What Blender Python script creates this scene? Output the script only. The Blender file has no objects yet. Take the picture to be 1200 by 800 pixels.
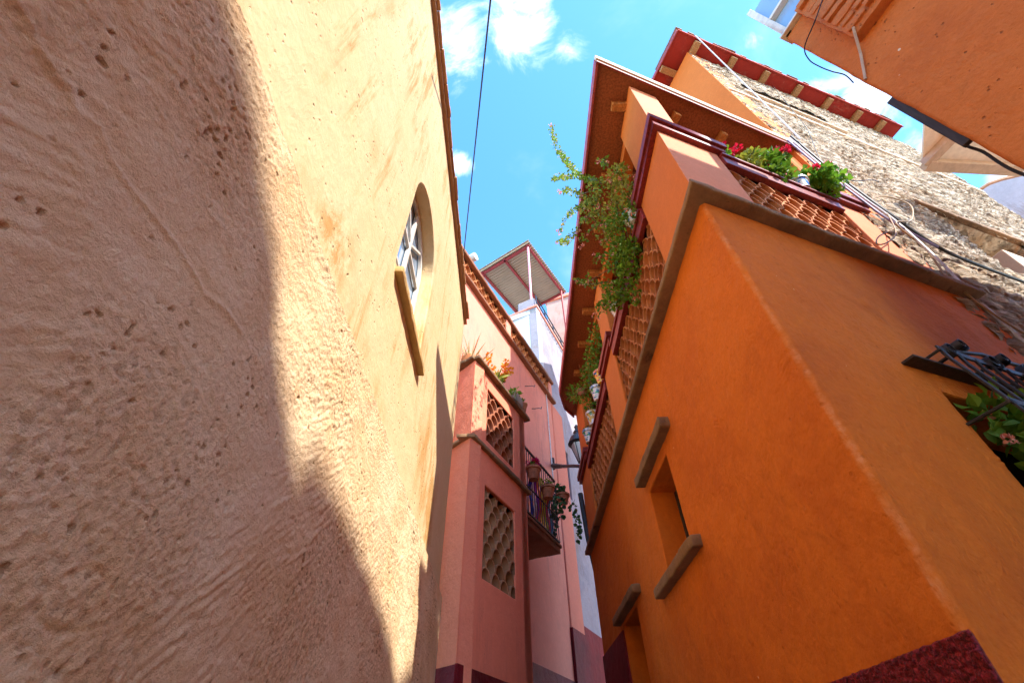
import bpy, bmesh, math, random
from mathutils import Vector, Matrix, noise
from mathutils.geometry import tessellate_polygon
R=random.Random(7)
rad=math.radians
sc=bpy.context.scene
col=sc.collection
ZC=1.2                      # height of the eye above the paving

# ------------------------------------------------------------------ camera
zen=Vector((-8,535,539)).normalized()
fwd=Vector((2,-543,539)); fwd=(fwd-zen*fwd.dot(zen)).normalized()
rgt=fwd.cross(zen)
if rgt.x<0: rgt=-rgt
cd=bpy.data.cameras.new('camera'); cam=bpy.data.objects.new('camera',cd); col.objects.link(cam)
cd.sensor_width=36; cd.lens=539/1200*36; cd.clip_start=0.05; cd.clip_end=2000
# columns: camera axes (right, up, back) in world coordinates
rx=Vector((rgt.x,fwd.x,zen.x)); uy=Vector((rgt.y,fwd.y,zen.y)); fz=Vector((rgt.z,fwd.z,zen.z))
m=Matrix((( rx.x,uy.x,-fz.x,0),(rx.y,uy.y,-fz.y,0),(rx.z,uy.z,-fz.z,ZC),(0,0,0,1)))
cam.matrix_world=m
sc.camera=cam
def ray(px,py):
    d=Vector((px-600,400-py,539)); return Vector((d.dot(rgt),d.dot(fwd),d.dot(zen)))
def atx(px,py,x): r=ray(px,py)*1.0; return r*(x/r.x)
def atz(px,py,z): r=ray(px,py); return r*(z/r.z)
def atr(px,py,d): r=ray(px,py); return r*(d/math.hypot(r.x,r.y))

class Fr:
    """a vertical plane: s runs along it, d stands out of it, z is up (from the eye)"""
    def __init__(f,P,az,flip=1):
        a=rad(az); f.P=P; f.u=(math.sin(a),math.cos(a)); f.n=(math.cos(a)*flip,-math.sin(a)*flip)
    def w(f,s,d,z): return Vector((f.P[0]+s*f.u[0]+d*f.n[0], f.P[1]+s*f.u[1]+d*f.n[1], z))
    def hit(f,px,py,d=0):
        r=ray(px,py); den=r.x*f.n[0]+r.y*f.n[1]; o=(f.P[0]*f.n[0]+f.P[1]*f.n[1]+d)/den
        p=r*o; return ((p.x-f.P[0])*f.u[0]+(p.y-f.P[1])*f.u[1], p.z)
AX=Fr((0,0),90)             # s = x, d = -y ; plain world boxes
R0=Fr((1.6,1.87),0,-1)      # alley face of the orange house
R70=Fr((1.6,1.87),70,1)     # its street face
L=Fr((-.85,0),0,1)          # cream house
PB=Fr((-.63,6.2),26,1)      # pink bay
Q=Fr((.41,10.6),26,1)       # recessed pink wall
S=Fr((4.31,2.85),71.5,1)    # stone house
SS=Fr((4.31,2.85),-18.5,-1) # its orange side
TK=.82
T=Fr((3.9*TK,1.54*TK),160,1)
T2=Fr((3.9*TK,1.54*TK),70,-1)

# ------------------------------------------------------------------ mesh builder
class MB:
    def __init__(m): m.v=[]; m.f=[]; m.c=[]
    def add(m,vs,fs,c=.5):
        b=len(m.v); m.v+= [Vector(v) for v in vs]; m.f+=[tuple(i+b for i in f) for f in fs]; m.c+=[c]*len(fs)
    def box(m,fr,s0,s1,d0,d1,z0,z1,m0=0,m1=0,c=.5):
        # m0/m1: how far the ends shift along s per metre of depth (mitres)
        P=[]
        for z in (z0,z1):
            for s,d in ((s0+m0*(d0),d0),(s1+m1*d0,d0),(s1+m1*d1,d1),(s0+m0*d1,d1)): P.append(fr.w(s,d,z))
        m.add(P,[(0,1,2,3),(4,5,6,7),(0,1,5,4),(1,2,6,5),(2,3,7,6),(3,0,4,7)],c)
    def beam(m,a,b,w,h,up=Vector((0,0,1)),c=.5):
        a=Vector(a);b=Vector(b);d=(b-a).normalized(); x=d.cross(up).normalized(); y=x.cross(d)
        P=[]
        for p in (a,b):
            for i,j in ((-1,-1),(1,-1),(1,1),(-1,1)): P.append(p+x*(w/2*i)+y*(h/2*j))
        m.add(P,[(0,1,2,3),(4,5,6,7),(0,1,5,4),(1,2,6,5),(2,3,7,6),(3,0,4,7)],c)
    def wall(m,fr,outer,holes,d0,d1,skip=(),m0=0,m1=0):
        """slab with holes; outer/holes lists of (s,z); d1 = face, d0 = back; skip = outer edges left open"""
        loops=[outer]+holes
        smin=min(p[0] for p in outer); smax=max(p[0] for p in outer)
        def W(p,d):
            s=p[0]
            if abs(s-smin)<1e-6: s+=m0*(d1-d)
            if abs(s-smax)<1e-6: s-=m1*(d1-d)
            return fr.w(s,d,p[1])
        tri=tessellate_polygon([[Vector((p[0],p[1],0)) for p in l] for l in loops])
        flat=[p for l in loops for p in l]; n=len(flat)
        vs=[W(p,d1) for p in flat]+[W(p,d0) for p in flat]
        fs=[tuple(t) for t in tri]+[tuple(i+n for i in t) for t in tri]
        b=0
        for k,l in enumerate(loops):
            for i in range(len(l)):
                if k==0 and i in skip: continue
                j=(i+1)%len(l); fs.append((b+i,b+j,b+j+n,b+i+n))
            b+=len(l)
        m.add(vs,fs)
    def prism(m,pts,z0,z1,c=.5):
        n=len(pts); vs=[Vector((p[0],p[1],z0)) for p in pts]+[Vector((p[0],p[1],z1)) for p in pts]
        fs=[tuple(range(n)),tuple(range(n,2*n))]+[(i,(i+1)%n,(i+1)%n+n,i+n) for i in range(n)]
        m.add(vs,fs,c)
    def tube(m,pts,r,n=8,r2=None,c=.5):
        pts=[Vector(p) for p in pts]; k=len(pts); vs=[]; ref=None
        for i,p in enumerate(pts):
            t=(pts[min(i+1,k-1)]-pts[max(i-1,0)]).normalized()
            if ref is None: ref=t.orthogonal().normalized()
            x=(ref-t*ref.dot(t)); x=x.normalized() if x.length>1e-5 else t.orthogonal().normalized(); ref=x
            y=t.cross(x); rr=r if r2 is None else r+(r2-r)*i/(k-1)
            for a in range(n): vs.append(p+x*(rr*math.cos(a*2*math.pi/n))+y*(rr*math.sin(a*2*math.pi/n)))
        fs=[(i*n+a,i*n+(a+1)%n,(i+1)*n+(a+1)%n,(i+1)*n+a) for i in range(k-1) for a in range(n)]
        fs+=[tuple(range(n)),tuple(range((k-1)*n,k*n))]
        m.add(vs,fs,c)
    def lathe(m,c0,prof,n=20,axis=Vector((0,0,1)),c=.5):
        c0=Vector(c0); axis=axis.normalized(); x=axis.orthogonal().normalized(); y=axis.cross(x); vs=[]
        for r,h in prof:
            for a in range(n): vs.append(c0+axis*h+x*(r*math.cos(a*2*math.pi/n))+y*(r*math.sin(a*2*math.pi/n)))
        fs=[(i*n+a,i*n+(a+1)%n,(i+1)*n+(a+1)%n,(i+1)*n+a) for i in range(len(prof)-1) for a in range(n)]
        fs+=[tuple(range(n)),tuple(range((len(prof)-1)*n,len(prof)*n))]
        m.add(vs,fs,c)
    def leaf(m,p,d,n,l,w,c):
        d=d.normalized(); x=d.cross(n); 
        if x.length<1e-4: x=d.orthogonal()
        x=x.normalized(); n=x.cross(d).normalized()
        q=[p,p+d*l*.35+x*w*.5+n*w*.15,p+d*l*.72+x*w*.36+n*w*.1-n*l*.05,p+d*l-n*l*.12,p+d*l*.72-x*w*.36+n*w*.1-n*l*.05,p+d*l*.35-x*w*.5+n*w*.15,p+d*l*.5]
        m.add(q,[(0,1,6),(1,2,6),(2,3,6),(3,4,6),(4,5,6),(5,0,6)],c)
    def tiles(m,fr,s0,s1,z0,z1,w,h,d0,d1,t=.013,seed=0):
        rr=random.Random(seed); row=0; z=z0; N=10
        while z<z1-.01:
            s=s0-(w/2 if row%2 else 0)
            while s<s1-.01:
                cx=s+w/2; j=rr.uniform(-.012,.012); jz=rr.uniform(-.006,.006); c=rr.random(); tt=t*rr.uniform(.85,1.3)
                vs=[]
                for d in (d1+j,d0+j):
                    for (ra,ha) in ((w/2+.002,h+.012),(w/2-tt,h+.012-tt)):
                        for k in range(N+1):
                            a=math.pi*k/N
                            ss=min(max(cx-ra*math.cos(a),s0),s1); zz=min(z+jz+ha*math.sin(a)**.85,z1)
                            vs.append(fr.w(ss,d,zz))
                q=N+1; fs=[]
                for k in range(N):
                    fs+=[(k,k+1,q+k+1,q+k),(2*q+k,2*q+k+1,3*q+k+1,3*q+k),(k,k+1,2*q+k+1,2*q+k),(q+k,q+k+1,3*q+k+1,3*q+k)]
                m.add(vs,fs,c)
                s+=w
            row+=1; z+=h
    def build(m,name,mat,parent=None,bevel=0,smooth=False,base=None,rough=0,weld=True):
        root=parent
        while root is not None and root.parent is not None: root=root.parent
        off=Vector((0,0,0))
        if root is not None and root.type=='EMPTY': off=root.location.copy()
        elif root is not None: off=root.location.copy()
        elif base is not None: off=Vector(base)+Vector((0,0,ZC))
        me=bpy.data.meshes.new(name)
        me.from_pydata([tuple(v+Vector((0,0,ZC))-off) for v in m.v],[],m.f)
        ca=me.attributes.new('tint','FLOAT','FACE')
        for i,c in enumerate(m.c): ca.data[i].value=c
        bm=bmesh.new(); bm.from_mesh(me)
        if weld: bmesh.ops.remove_doubles(bm,verts=bm.verts,dist=.0004)
        if weld: bmesh.ops.recalc_face_normals(bm,faces=bm.faces)
        if rough:
            ed=[e for e in bm.edges if len(e.link_faces)==2 and e.calc_face_angle(0)>.5]
            bmesh.ops.bevel(bm,geom=ed,offset=bevel or .01,segments=2,affect='EDGES',profile=.5,clamp_overlap=True)
            for _ in range(7):
                ed=[e for e in bm.edges if e.calc_length()>.07]
                if not ed: break
                bmesh.ops.subdivide_edges(bm,edges=ed,cuts=1,use_grid_fill=True)
            for v in bm.verts:
                p_=v.co+off; a_=Vector((noise.noise(p_*4),noise.noise(p_*4+Vector((9,0,0))),noise.noise(p_*4+Vector((0,9,0)))))
                b_=Vector((noise.noise(p_*17),noise.noise(p_*17+Vector((9,0,0))),noise.noise(p_*17+Vector((0,9,0)))))
                v.co+=(a_*.9+b_*.7)*rough
            bevel=0; smooth=True
        bm.to_mesh(me); bm.free()
        me.materials.append(mat)
        o=bpy.data.objects.new(name,me); col.objects.link(o)
        if parent is not None: o.parent=parent
        else: o.location=off
        if bevel:
            b=o.modifiers.new('bevel','BEVEL'); b.width=bevel; b.segments=3; b.limit_method='ANGLE'; b.angle_limit=rad(35); b.use_clamp_overlap=True
        if smooth or bevel:
            for p in me.polygons: p.use_smooth=True
            if smooth:
                try: me.set_sharp_from_angle(angle=rad(50))
                except Exception: pass
            else:
                wn=o.modifiers.new('wn','WEIGHTED_NORMAL'); wn.keep_sharp=False
        return o
def tag(o,label=None,cat=None,group=None,kind=None):
    if label: o['label']=label
    if cat: o['category']=cat
    if group: o['group']=group
    if kind: o['kind']=kind
    return o
def thing(name,loc,label,cat,group=None):
    o=bpy.data.objects.new(name,None); col.objects.link(o); o.empty_display_size=.2
    o.location=Vector(loc)+Vector((0,0,ZC)); return tag(o,label,cat,group)

# ------------------------------------------------------------------ materials
def nodes(name):
    m=bpy.data.materials.new(name); m.use_nodes=True; nt=m.node_tree; b=nt.nodes['Principled BSDF']
    return m,nt,b
class NT:
    def __init__(s,nt): s.nt=nt; s.tc=nt.nodes.new('ShaderNodeTexCoord')
    def map(s,scale=(1,1,1),rot=(0,0,0)):
        n=s.nt.nodes.new('ShaderNodeMapping'); n.inputs['Scale'].default_value=scale; n.inputs['Rotation'].default_value=rot
        s.nt.links.new(s.tc.outputs['Object'],n.inputs['Vector']); return n.outputs[0]
    def noise(s,scale,detail=4,rough=.55,vec=None,dist=0):
        n=s.nt.nodes.new('ShaderNodeTexNoise'); n.inputs['Scale'].default_value=scale; n.inputs['Detail'].default_value=detail
        n.inputs['Roughness'].default_value=rough; n.inputs['Distortion'].default_value=dist
        s.nt.links.new(vec or s.tc.outputs['Object'],n.inputs['Vector']); return n.outputs['Fac']
    def voro(s,scale,vec=None,feat='F1',rand=1):
        n=s.nt.nodes.new('ShaderNodeTexVoronoi'); n.inputs['Scale'].default_value=scale; n.feature=feat; n.inputs['Randomness'].default_value=rand
        s.nt.links.new(vec or s.tc.outputs['Object'],n.inputs['Vector']); return n.outputs['Distance']
    def ramp(s,fac,a,b,ca=0,cb=1):
        n=s.nt.nodes.new('ShaderNodeMapRange'); n.interpolation_type='SMOOTHSTEP'
        s.nt.links.new(fac,n.inputs[0]); n.inputs[1].default_value=a; n.inputs[2].default_value=b; n.inputs[3].default_value=ca; n.inputs[4].default_value=cb
        return n.outputs[0]
    def mix(s,fac,a,b):
        n=s.nt.nodes.new('ShaderNodeMix'); n.data_type='RGBA'
        for v,i in ((fac,0),(a,6),(b,7)):
            if isinstance(v,(tuple,list)): n.inputs[i].default_value=(*v,1) if len(v)==3 else v
            elif isinstance(v,(int,float)): n.inputs[i].default_value=v
            else: s.nt.links.new(v,n.inputs[i])
        return n.outputs[2]
    def math(s,op,a,b=0,clamp=False):
        n=s.nt.nodes.new('ShaderNodeMath'); n.operation=op; n.use_clamp=clamp
        for v,i in ((a,0),(b,1)):
            if isinstance(v,(int,float)): n.inputs[i].default_value=v
            else: s.nt.links.new(v,n.inputs[i])
        return n.outputs[0]
    def bump(s,h,strength,dist,prev=None):
        n=s.nt.nodes.new('ShaderNodeBump'); n.inputs['Strength'].default_value=strength; n.inputs['Distance'].default_value=dist
        s.nt.links.new(h,n.inputs['Height'])
        if prev is not None: s.nt.links.new(prev,n.inputs['Normal'])
        return n.outputs[0]
def mul(c,k): return tuple(min(1,x*k) for x in c)
def stucco(name,c,c2=None,patch=.5,fine=1.0,coarse=1.0,trowel=0,pits=0,streak=0,streakc=(.2,.14,.08),speck=0,speckc=(.8,.7,.55),specks=.03,damp=None,edge=None,rough=.85,grime=0,grimec=(.1,.07,.05)):
    m,nt,b=nodes(name); q=NT(nt); L_=nt.links
    c2=c2 or mul(c,.8)
    f=q.ramp(q.noise(.9,5,.6,dist=.4),.38,.66,0,patch)
    colr=q.mix(f,c,c2)
    f2=q.ramp(q.noise(9,6,.65),.42,.72,0,.35); colr=q.mix(f2,colr,mul(c,1.18))
    f3=q.ramp(q.noise(38,4,.7),.35,.75,0,.3); colr=q.mix(f3,colr,mul(c2,.86))
    if streak:
        v=q.map((5,5,.55)); s1=q.ramp(q.noise(1.1,9,.78,v,.3),.48,.62,0,1); s2=q.ramp(q.noise(.8,3),.44,.6,0,1)
        colr=q.mix(q.math('MULTIPLY',q.math('MULTIPLY',s1,s2),streak),colr,streakc)
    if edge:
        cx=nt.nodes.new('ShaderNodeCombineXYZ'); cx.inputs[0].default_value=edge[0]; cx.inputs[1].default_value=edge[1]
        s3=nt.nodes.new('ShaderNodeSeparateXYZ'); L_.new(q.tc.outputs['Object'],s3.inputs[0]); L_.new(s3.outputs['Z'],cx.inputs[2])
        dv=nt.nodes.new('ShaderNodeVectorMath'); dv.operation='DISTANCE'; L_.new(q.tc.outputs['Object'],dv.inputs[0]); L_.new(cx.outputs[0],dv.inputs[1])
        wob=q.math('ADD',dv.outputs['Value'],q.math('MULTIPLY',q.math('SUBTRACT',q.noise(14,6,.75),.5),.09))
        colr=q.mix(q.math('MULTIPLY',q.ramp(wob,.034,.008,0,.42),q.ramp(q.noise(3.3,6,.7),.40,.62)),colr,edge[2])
    if damp:
        sx=nt.nodes.new('ShaderNodeSeparateXYZ'); L_.new(q.tc.outputs['Object'],sx.inputs[0]); zz=sx.outputs['Z']
        bd_=q.math('MULTIPLY',q.ramp(zz,damp[0],damp[0]+.15),q.ramp(zz,damp[1],damp[1]+.9,1,0))
        dn=q.ramp(q.noise(2.4,10,.82,q.map((1,1,.45)),.3),.44,.56); d2=q.ramp(q.noise(.75,3,.5,q.map((1,1,.5),(0,0,1))),.44,.55)
        colr=q.mix(q.math('MULTIPLY',q.math('MULTIPLY',bd_,dn),d2),colr,streakc)
    if grime:
        g=q.ramp(q.noise(2.2,8,.72,dist=.6),.55,.72,0,grime); colr=q.mix(g,colr,grimec)
    nrm=None
    if trowel:
        v=q.map((1,1,.32),(.5,.3,.2)); t=q.noise(24,4,.6,v,.9)
        msk=q.ramp(q.noise(2.6,3),.45,.62,0,1)
        nrm=q.bump(q.math('MULTIPLY',q.ramp(t,.48,.6),msk),trowel,.008,nrm)
    nrm=q.bump(q.noise(5,3,.5),.5*coarse,.03,nrm)
    nrm=q.bump(q.noise(26,5,.6,dist=.3),.6*coarse,.008,nrm)
    nrm=q.bump(q.noise(130,4,.7),.5*fine,.003,nrm)
    if pits:
        wv=q.noise(7,3); 
        p1=q.ramp(q.voro(26,q.map((1,1,.7),(.3,.5,.1))),.10,.24,1,0); pm=q.ramp(q.noise(4.5,5,.7,dist=.5),.5,.64,0,1)
        p=q.math('MULTIPLY',p1,pm); p2=q.math('MULTIPLY',q.ramp(q.voro(9),.07,.14,1,0),q.ramp(q.noise(3),.5,.6))
        pp=q.math('MAXIMUM',p,p2)
        nrm=q.bump(pp,-pits,.012,nrm) if False else q.bump(q.math('SUBTRACT',1,pp),pits,.012,nrm)
        colr=q.mix(q.math('MULTIPLY',pp,.55*min(1,pits)),colr,mul(c2,.35))
    if speck:
        sp=q.math('MULTIPLY',q.ramp(q.voro(7,q.map((1,1,.8),(.4,.2,.3))),specks,specks*1.5,1,0),q.ramp(q.noise(1.7),.5,.58)); colr=q.mix(q.math('MULTIPLY',sp,speck),colr,speckc)
    L_.new(colr,b.inputs['Base Color']); b.inputs['Roughness'].default_value=rough; L_.new(nrm,b.inputs['Normal'])
    b.inputs['Specular IOR Level'].default_value=.25
    return m
def plain(name,c,rough=.6,metal=0,var=.25,scale=12,bump=.2,spec=.3):
    m,nt,b=nodes(name); q=NT(nt)
    f=q.ramp(q.noise(scale,5,.65),.35,.7); nt.links.new(q.mix(f,mul(c,1+var*.4),mul(c,1-var)),b.inputs['Base Color'])
    b.inputs['Roughness'].default_value=rough; b.inputs['Metallic'].default_value=metal; b.inputs['Specular IOR Level'].default_value=spec
    nt.links.new(q.bump(q.noise(scale*4,4,.6),bump,.004),b.inputs['Normal']); return m
def wood(name,c,rough=.6,rot=(0,0,0),paint=False):
    m,nt,b=nodes(name); q=NT(nt)
    f=q.noise(6,6,.6,q.map((6,6,.8),rot)); col_=q.mix(q.ramp(f,.3,.7),mul(c,.62),mul(c,1.15))
    col_=q.mix(q.ramp(q.noise(3,6,.7),.58,.72,0,.5),col_,mul(c,.4))
    nt.links.new(col_,b.inputs['Base Color']); b.inputs['Roughness'].default_value=rough; b.inputs['Specular IOR Level'].default_value=.3
    nt.links.new(q.bump(f,.35,.006),b.inputs['Normal']); return m
def tinted(name,ca,cb,rough=.8,bump=.3,trans=0,scale=30,grime=.4):
    m,nt,b=nodes(name); q=NT(nt)
    at=nt.nodes.new('ShaderNodeAttribute'); at.attribute_name='tint'
    c=q.mix(at.outputs['Fac'],ca,cb)
    if grime: c=q.mix(q.ramp(q.noise(scale*.25,6,.7),.5,.72,0,grime),c,mul(ca,.35))
    nt.links.new(c,b.inputs['Base Color']); b.inputs['Roughness'].default_value=rough; b.inputs['Specular IOR Level'].default_value=.25
    if bump: nt.links.new(q.bump(q.noise(scale,4,.6),bump,.004),b.inputs['Normal'])
    if trans:
        tr=nt.nodes.new('ShaderNodeBsdfTranslucent'); nt.links.new(c,tr.inputs[0]); mx=nt.nodes.new('ShaderNodeMixShader'); mx.inputs[0].default_value=trans
        out=[n for n in nt.nodes if n.type=='OUTPUT_MATERIAL'][0]
        nt.links.new(b.outputs[0],mx.inputs[1]); nt.links.new(tr.outputs[0],mx.inputs[2]); nt.links.new(mx.outputs[0],out.inputs[0])
    return m
def glassy(name,c=(.25,.35,.5),rough=.06):
    m,nt,b=nodes(name); b.inputs['Base Color'].default_value=(*c,1); b.inputs['Roughness'].default_value=rough; b.inputs['Specular IOR Level'].default_value=.9
    q=NT(nt); nt.links.new(q.bump(q.noise(3,2),.05,.02),b.inputs['Normal']); return m
def glazed(name,base,cols,scale=14):
    m,nt,b=nodes(name); q=NT(nt); c=base
    for i,cc in enumerate(cols):
        v=q.map((1,1,1),(i*.9,i*.7,i)); f=q.ramp(q.noise(scale*(1+.2*i),1,.4,v),.56,.6); c=q.mix(f,c,cc)
    if isinstance(c,tuple): b.inputs['Base Color'].default_value=(*c,1)
    else: nt.links.new(c,b.inputs['Base Color'])
    b.inputs['Roughness'].default_value=.2; return m

ORG=(.66,.165,.014)
M={}
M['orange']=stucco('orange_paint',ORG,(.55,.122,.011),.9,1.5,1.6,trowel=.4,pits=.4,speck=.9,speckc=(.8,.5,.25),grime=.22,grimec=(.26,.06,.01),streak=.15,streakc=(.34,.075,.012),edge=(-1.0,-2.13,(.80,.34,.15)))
M['orange_up']=stucco('orange_paint_upper',(.64,.18,.035),(.56,.145,.025),.5,.5,.35,speck=0)
M['peach']=stucco('peach_stucco',(.70,.25,.12),(.62,.205,.09),.5,.4,.3)  # paler tone, set on pier faces turned to the street
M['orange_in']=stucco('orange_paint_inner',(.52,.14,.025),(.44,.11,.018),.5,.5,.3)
M['orangeT']=stucco('orange_plaster',(.62,.185,.04),(.50,.13,.025),.7,1.4,1.8,trowel=.3,pits=1.2,speck=1,specks=.06,speckc=(.75,.62,.45),grime=.25,grimec=(.25,.08,.02))
M['orangeC']=stucco('orange_brick',(.58,.18,.05),(.42,.115,.03),.8,1.5,2.0,pits=1,grime=.3,grimec=(.2,.07,.02))
M['maroonD']=stucco('maroon_base',(.20,.010,.018),(.10,.005,.009),.8,1.5,2,grime=.3,grimec=(.12,.03,.03),rough=.6)
def splatter():
    m,nt,b=nodes('maroon_splatter_dado'); q=NT(nt)
    v=q.voro(46,q.map((1,1,1)),'F1'); n=q.noise(60,4,.7,dist=1)
    c=q.mix(q.ramp(n,.38,.62),(.50,.028,.045),(.13,.005,.01)); nt.links.new(c,b.inputs['Base Color'])
    b.inputs['Roughness'].default_value=.55; b.inputs['Specular IOR Level'].default_value=.35
    nr=q.bump(q.math('SUBTRACT',n,v),1,.035); nt.links.new(nr,b.inputs['Normal']); return m
M['maroon']=splatter()
M['trim']=wood('dark_red_paint',(.24,.028,.022),.45)
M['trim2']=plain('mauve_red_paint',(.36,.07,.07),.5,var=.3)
M['soffit']=wood('soffit_boards',(.32,.095,.035),.6)
M['bord']=wood('orange_beam',(.50,.20,.06),.6)
M['corn']=stucco('weathered_cornice',(.30,.17,.085),(.15,.09,.05),1,1.4,1.6,pits=.8,grime=.8,grimec=(.05,.035,.025))
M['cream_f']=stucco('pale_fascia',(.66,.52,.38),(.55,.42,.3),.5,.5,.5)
M['tile']=tinted('clay_tile',(.40,.13,.045),(.58,.23,.085),.85,.4)
M['tileD']=tinted('clay_tile_brown',(.34,.16,.075),(.50,.27,.14),.85,.4)
M['tileR']=tinted('clay_tile_red',(.30,.095,.05),(.42,.16,.08),.85,.4)
M['mortar']=stucco('mortar',(.45,.30,.18),(.35,.22,.13),.6,1,1)
M['cream']=stucco('cream_paint',(.67,.50,.275),(.63,.44,.205),.5,.7,.55,trowel=.12,pits=.8,streak=1.0,streakc=(.50,.27,.085),damp=(1.73+ZC,2.5+ZC),grime=.12,grimec=(.4,.26,.12))
M['ochre']=stucco('ochre_tile',(.52,.33,.12),(.40,.23,.08),.7,1,1,grime=.3)
M['pink']=stucco('salmon_paint',(.92,.285,.165),(.86,.25,.14),.6,.6,.6,pits=.35,streak=.3,streakc=(.55,.15,.10),grime=.12,grimec=(.4,.13,.1))
M['pinkside']=stucco('salmon_rough',(.93,.31,.18),(.86,.26,.15),.5,1.4,1.4,trowel=.5)
M['rose']=stucco('rose_paint',(.84,.32,.225),(.76,.27,.19),.6,.4,.3,streak=.35,streakc=(.35,.14,.13))
M['coral']=stucco('coral_paint',(.78,.27,.18),(.7,.23,.15),.5,.6,.5,pits=.3)
M['brick']=stucco('brick_cap',(.30,.13,.07),(.2,.085,.05),.8,1.1,1,grime=.5)
M['white']=stucco('old_whitewash',(.36,.33,.36),(.24,.225,.26),.8,1,1,pits=.4,streak=.7,streakc=(.26,.17,.12),grime=.75,grimec=(.27,.18,.15))
M['grey']=stucco('grey_render',(.55,.56,.58),(.45,.46,.48),.7,.8,.8,streak=.4)
M['dark']=plain('dark_interior',(.012,.009,.008),.9)  # near-black: the shade inside openings put into the colour
M['iron']=plain('wrought_iron',(.045,.047,.052),.42,.5,.3,40,.3,.5)
M['cable']=plain('black_cable',(.015,.015,.017),.5)
M['cablew']=plain('pale_cable',(.55,.54,.56),.5)
M['cablet']=plain('tan_cable',(.34,.22,.11),.6)
M['cableb']=plain('blue_violet_cable',(.20,.18,.36),.5)
M['pipew']=plain('white_pipe',(.62,.62,.62),.4)
M['galv']=plain('sheet_steel',(.50,.44,.35),.6,.0,.10,1,.02)
M['frame_red']=plain('red_oxide_steel',(.28,.04,.045),.5)
M['pinksteel']=plain('pink_steel',(.62,.28,.33),.5)
M['whitew']=plain('white_painted_wood',(.68,.64,.56),.5,var=.15)
M['beige']=plain('beige_painted_wood',(.50,.38,.28),.5,var=.15)
M['glass']=glassy('window_glass',(.18,.26,.36)); M['glassT']=glassy('bay_glass',(.25,.38,.55))
M['dkwood']=wood('old_dark_wood',(.05,.035,.028))
M['terra']=plain('terracotta',(.42,.15,.07),.8,var=.35,scale=14)
M['concrete']=stucco('concrete',(.34,.29,.23),(.25,.21,.16),.7,1,1,grime=.4)
M['red_soffit']=stucco('brick_red_soffit',(.36,.035,.025),(.28,.028,.02),.6,.7,.6,speck=.8,speckc=(.7,.5,.42),grime=.3,grimec=(.5,.28,.2))
M['beamT']=wood('bare_beam',(.42,.24,.11),.7)
M['ribbon']=tinted('ribbon',(1,1,1),(1,1,1),.6,0,grime=0)
def stone():
    m,nt,b=nodes('rubble_stone'); q=NT(nt)
    v=q.map((.75,.8,2.8),(0,0,-rad(18.5)))
    n1=q.noise(1.5,6,.66,v,.3); n2=q.noise(3.4,5,.7,v,.5)
    c=q.mix(q.ramp(n1,.38,.62),(.66,.54,.40),(.50,.36,.23)); c=q.mix(q.ramp(n2,.48,.6,0,.8),c,(.72,.64,.51)); c=q.mix(q.ramp(q.noise(6.5,5,.75,v,.4),.55,.64,0,.6),c,(.20,.11,.06))
    at=nt.nodes.new('ShaderNodeAttribute'); at.attribute_name='tint'; c=q.mix(q.math('MULTIPLY',at.outputs['Fac'],.6),c,(.24,.15,.09))
    nt.links.new(c,b.inputs['Base Color']); b.inputs['Roughness'].default_value=.92; b.inputs['Specular IOR Level'].default_value=.15
    h=q.math('SUBTRACT',n2,q.math('MULTIPLY',q.ramp(q.noise(6.5,5,.75,v,.4),.48,.62),.7))
    nr=q.bump(h,1,.14); nr=q.bump(q.noise(40,4,.7),.7,.015,nr); nt.links.new(nr,b.inputs['Normal']); return m
M['stone']=stone()
def plaster_dado():
    """old lime plaster of the cream house's foot: the relief is in the mesh, colour wear and painted hollow shade here"""
    m,nt,b=nodes('rough_plaster'); q=NT(nt)
    c=q.mix(q.ramp(q.noise(1.3,6,.65,dist=.5),.36,.66),(.84,.61,.36),(.76,.49,.25))
    c=q.mix(q.ramp(q.noise(5,7,.72),.48,.66,0,.5),c,(.84,.63,.38)); c=q.mix(q.ramp(q.noise(3.0,8,.78,dist=.5),.54,.66,0,.5),c,(.66,.38,.17))
    c=q.mix(q.ramp(q.noise(.9,7,.7,q.map((1,1,1),(1,.4,2))),.55,.66,0,.4),c,(.62,.40,.24))
    c=q.mix(q.ramp(q.noise(70,4,.7),.58,.72,0,.35),c,(.46,.25,.11))
    st=q.math('MULTIPLY',q.ramp(q.voro(5.5,q.map((1,1,1),(.3,.2,.3))),.03,.05,1,0),q.ramp(q.noise(1.9),.56,.62)); c=q.mix(st,c,(.9,.86,.8))
    at=nt.nodes.new('ShaderNodeAttribute'); at.attribute_name='tint'; c=q.mix(q.math('MULTIPLY',at.outputs['Fac'],.75),c,(.24,.11,.045))
    nr=q.bump(q.noise(34,6,.72),.9,.014); nr=q.bump(q.noise(170,4,.7),.6,.0025,nr)
    nt.links.new(c,b.inputs['Base Color']); b.inputs['Roughness'].default_value=.9; b.inputs['Specular IOR Level'].default_value=.2
    nt.links.new(nr,b.inputs['Normal']); return m
M['plaster']=plaster_dado()
LG=dict(
 a=tinted('leaf_green',(.06,.16,.012),(.22,.36,.03),.5,0,.3,grime=0),
 b=tinted('leaf_bright',(.08,.24,.02),(.22,.40,.03),.5,0,.35,grime=0),
 o=tinted('leaf_olive',(.14,.20,.02),(.42,.40,.05),.55,0,.3,grime=0),
 d=tinted('leaf_dark',(.02,.07,.018),(.07,.17,.05),.45,0,.25,grime=0))
FL=dict(red=tinted('petal_red',(.55,.005,.03),(.75,.03,.08),.5,0,.3,grime=0), pink=tinted('petal_salmon',(.80,.22,.12),(.85,.42,.30),.5,0,.3,grime=0),
 mag=tinted('petal_magenta',(.6,.01,.14),(.75,.04,.2),.5,0,.3,grime=0), org=tinted('petal_orange',(.85,.20,.01),(.90,.45,.02),.5,0,.3,grime=0))
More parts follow.
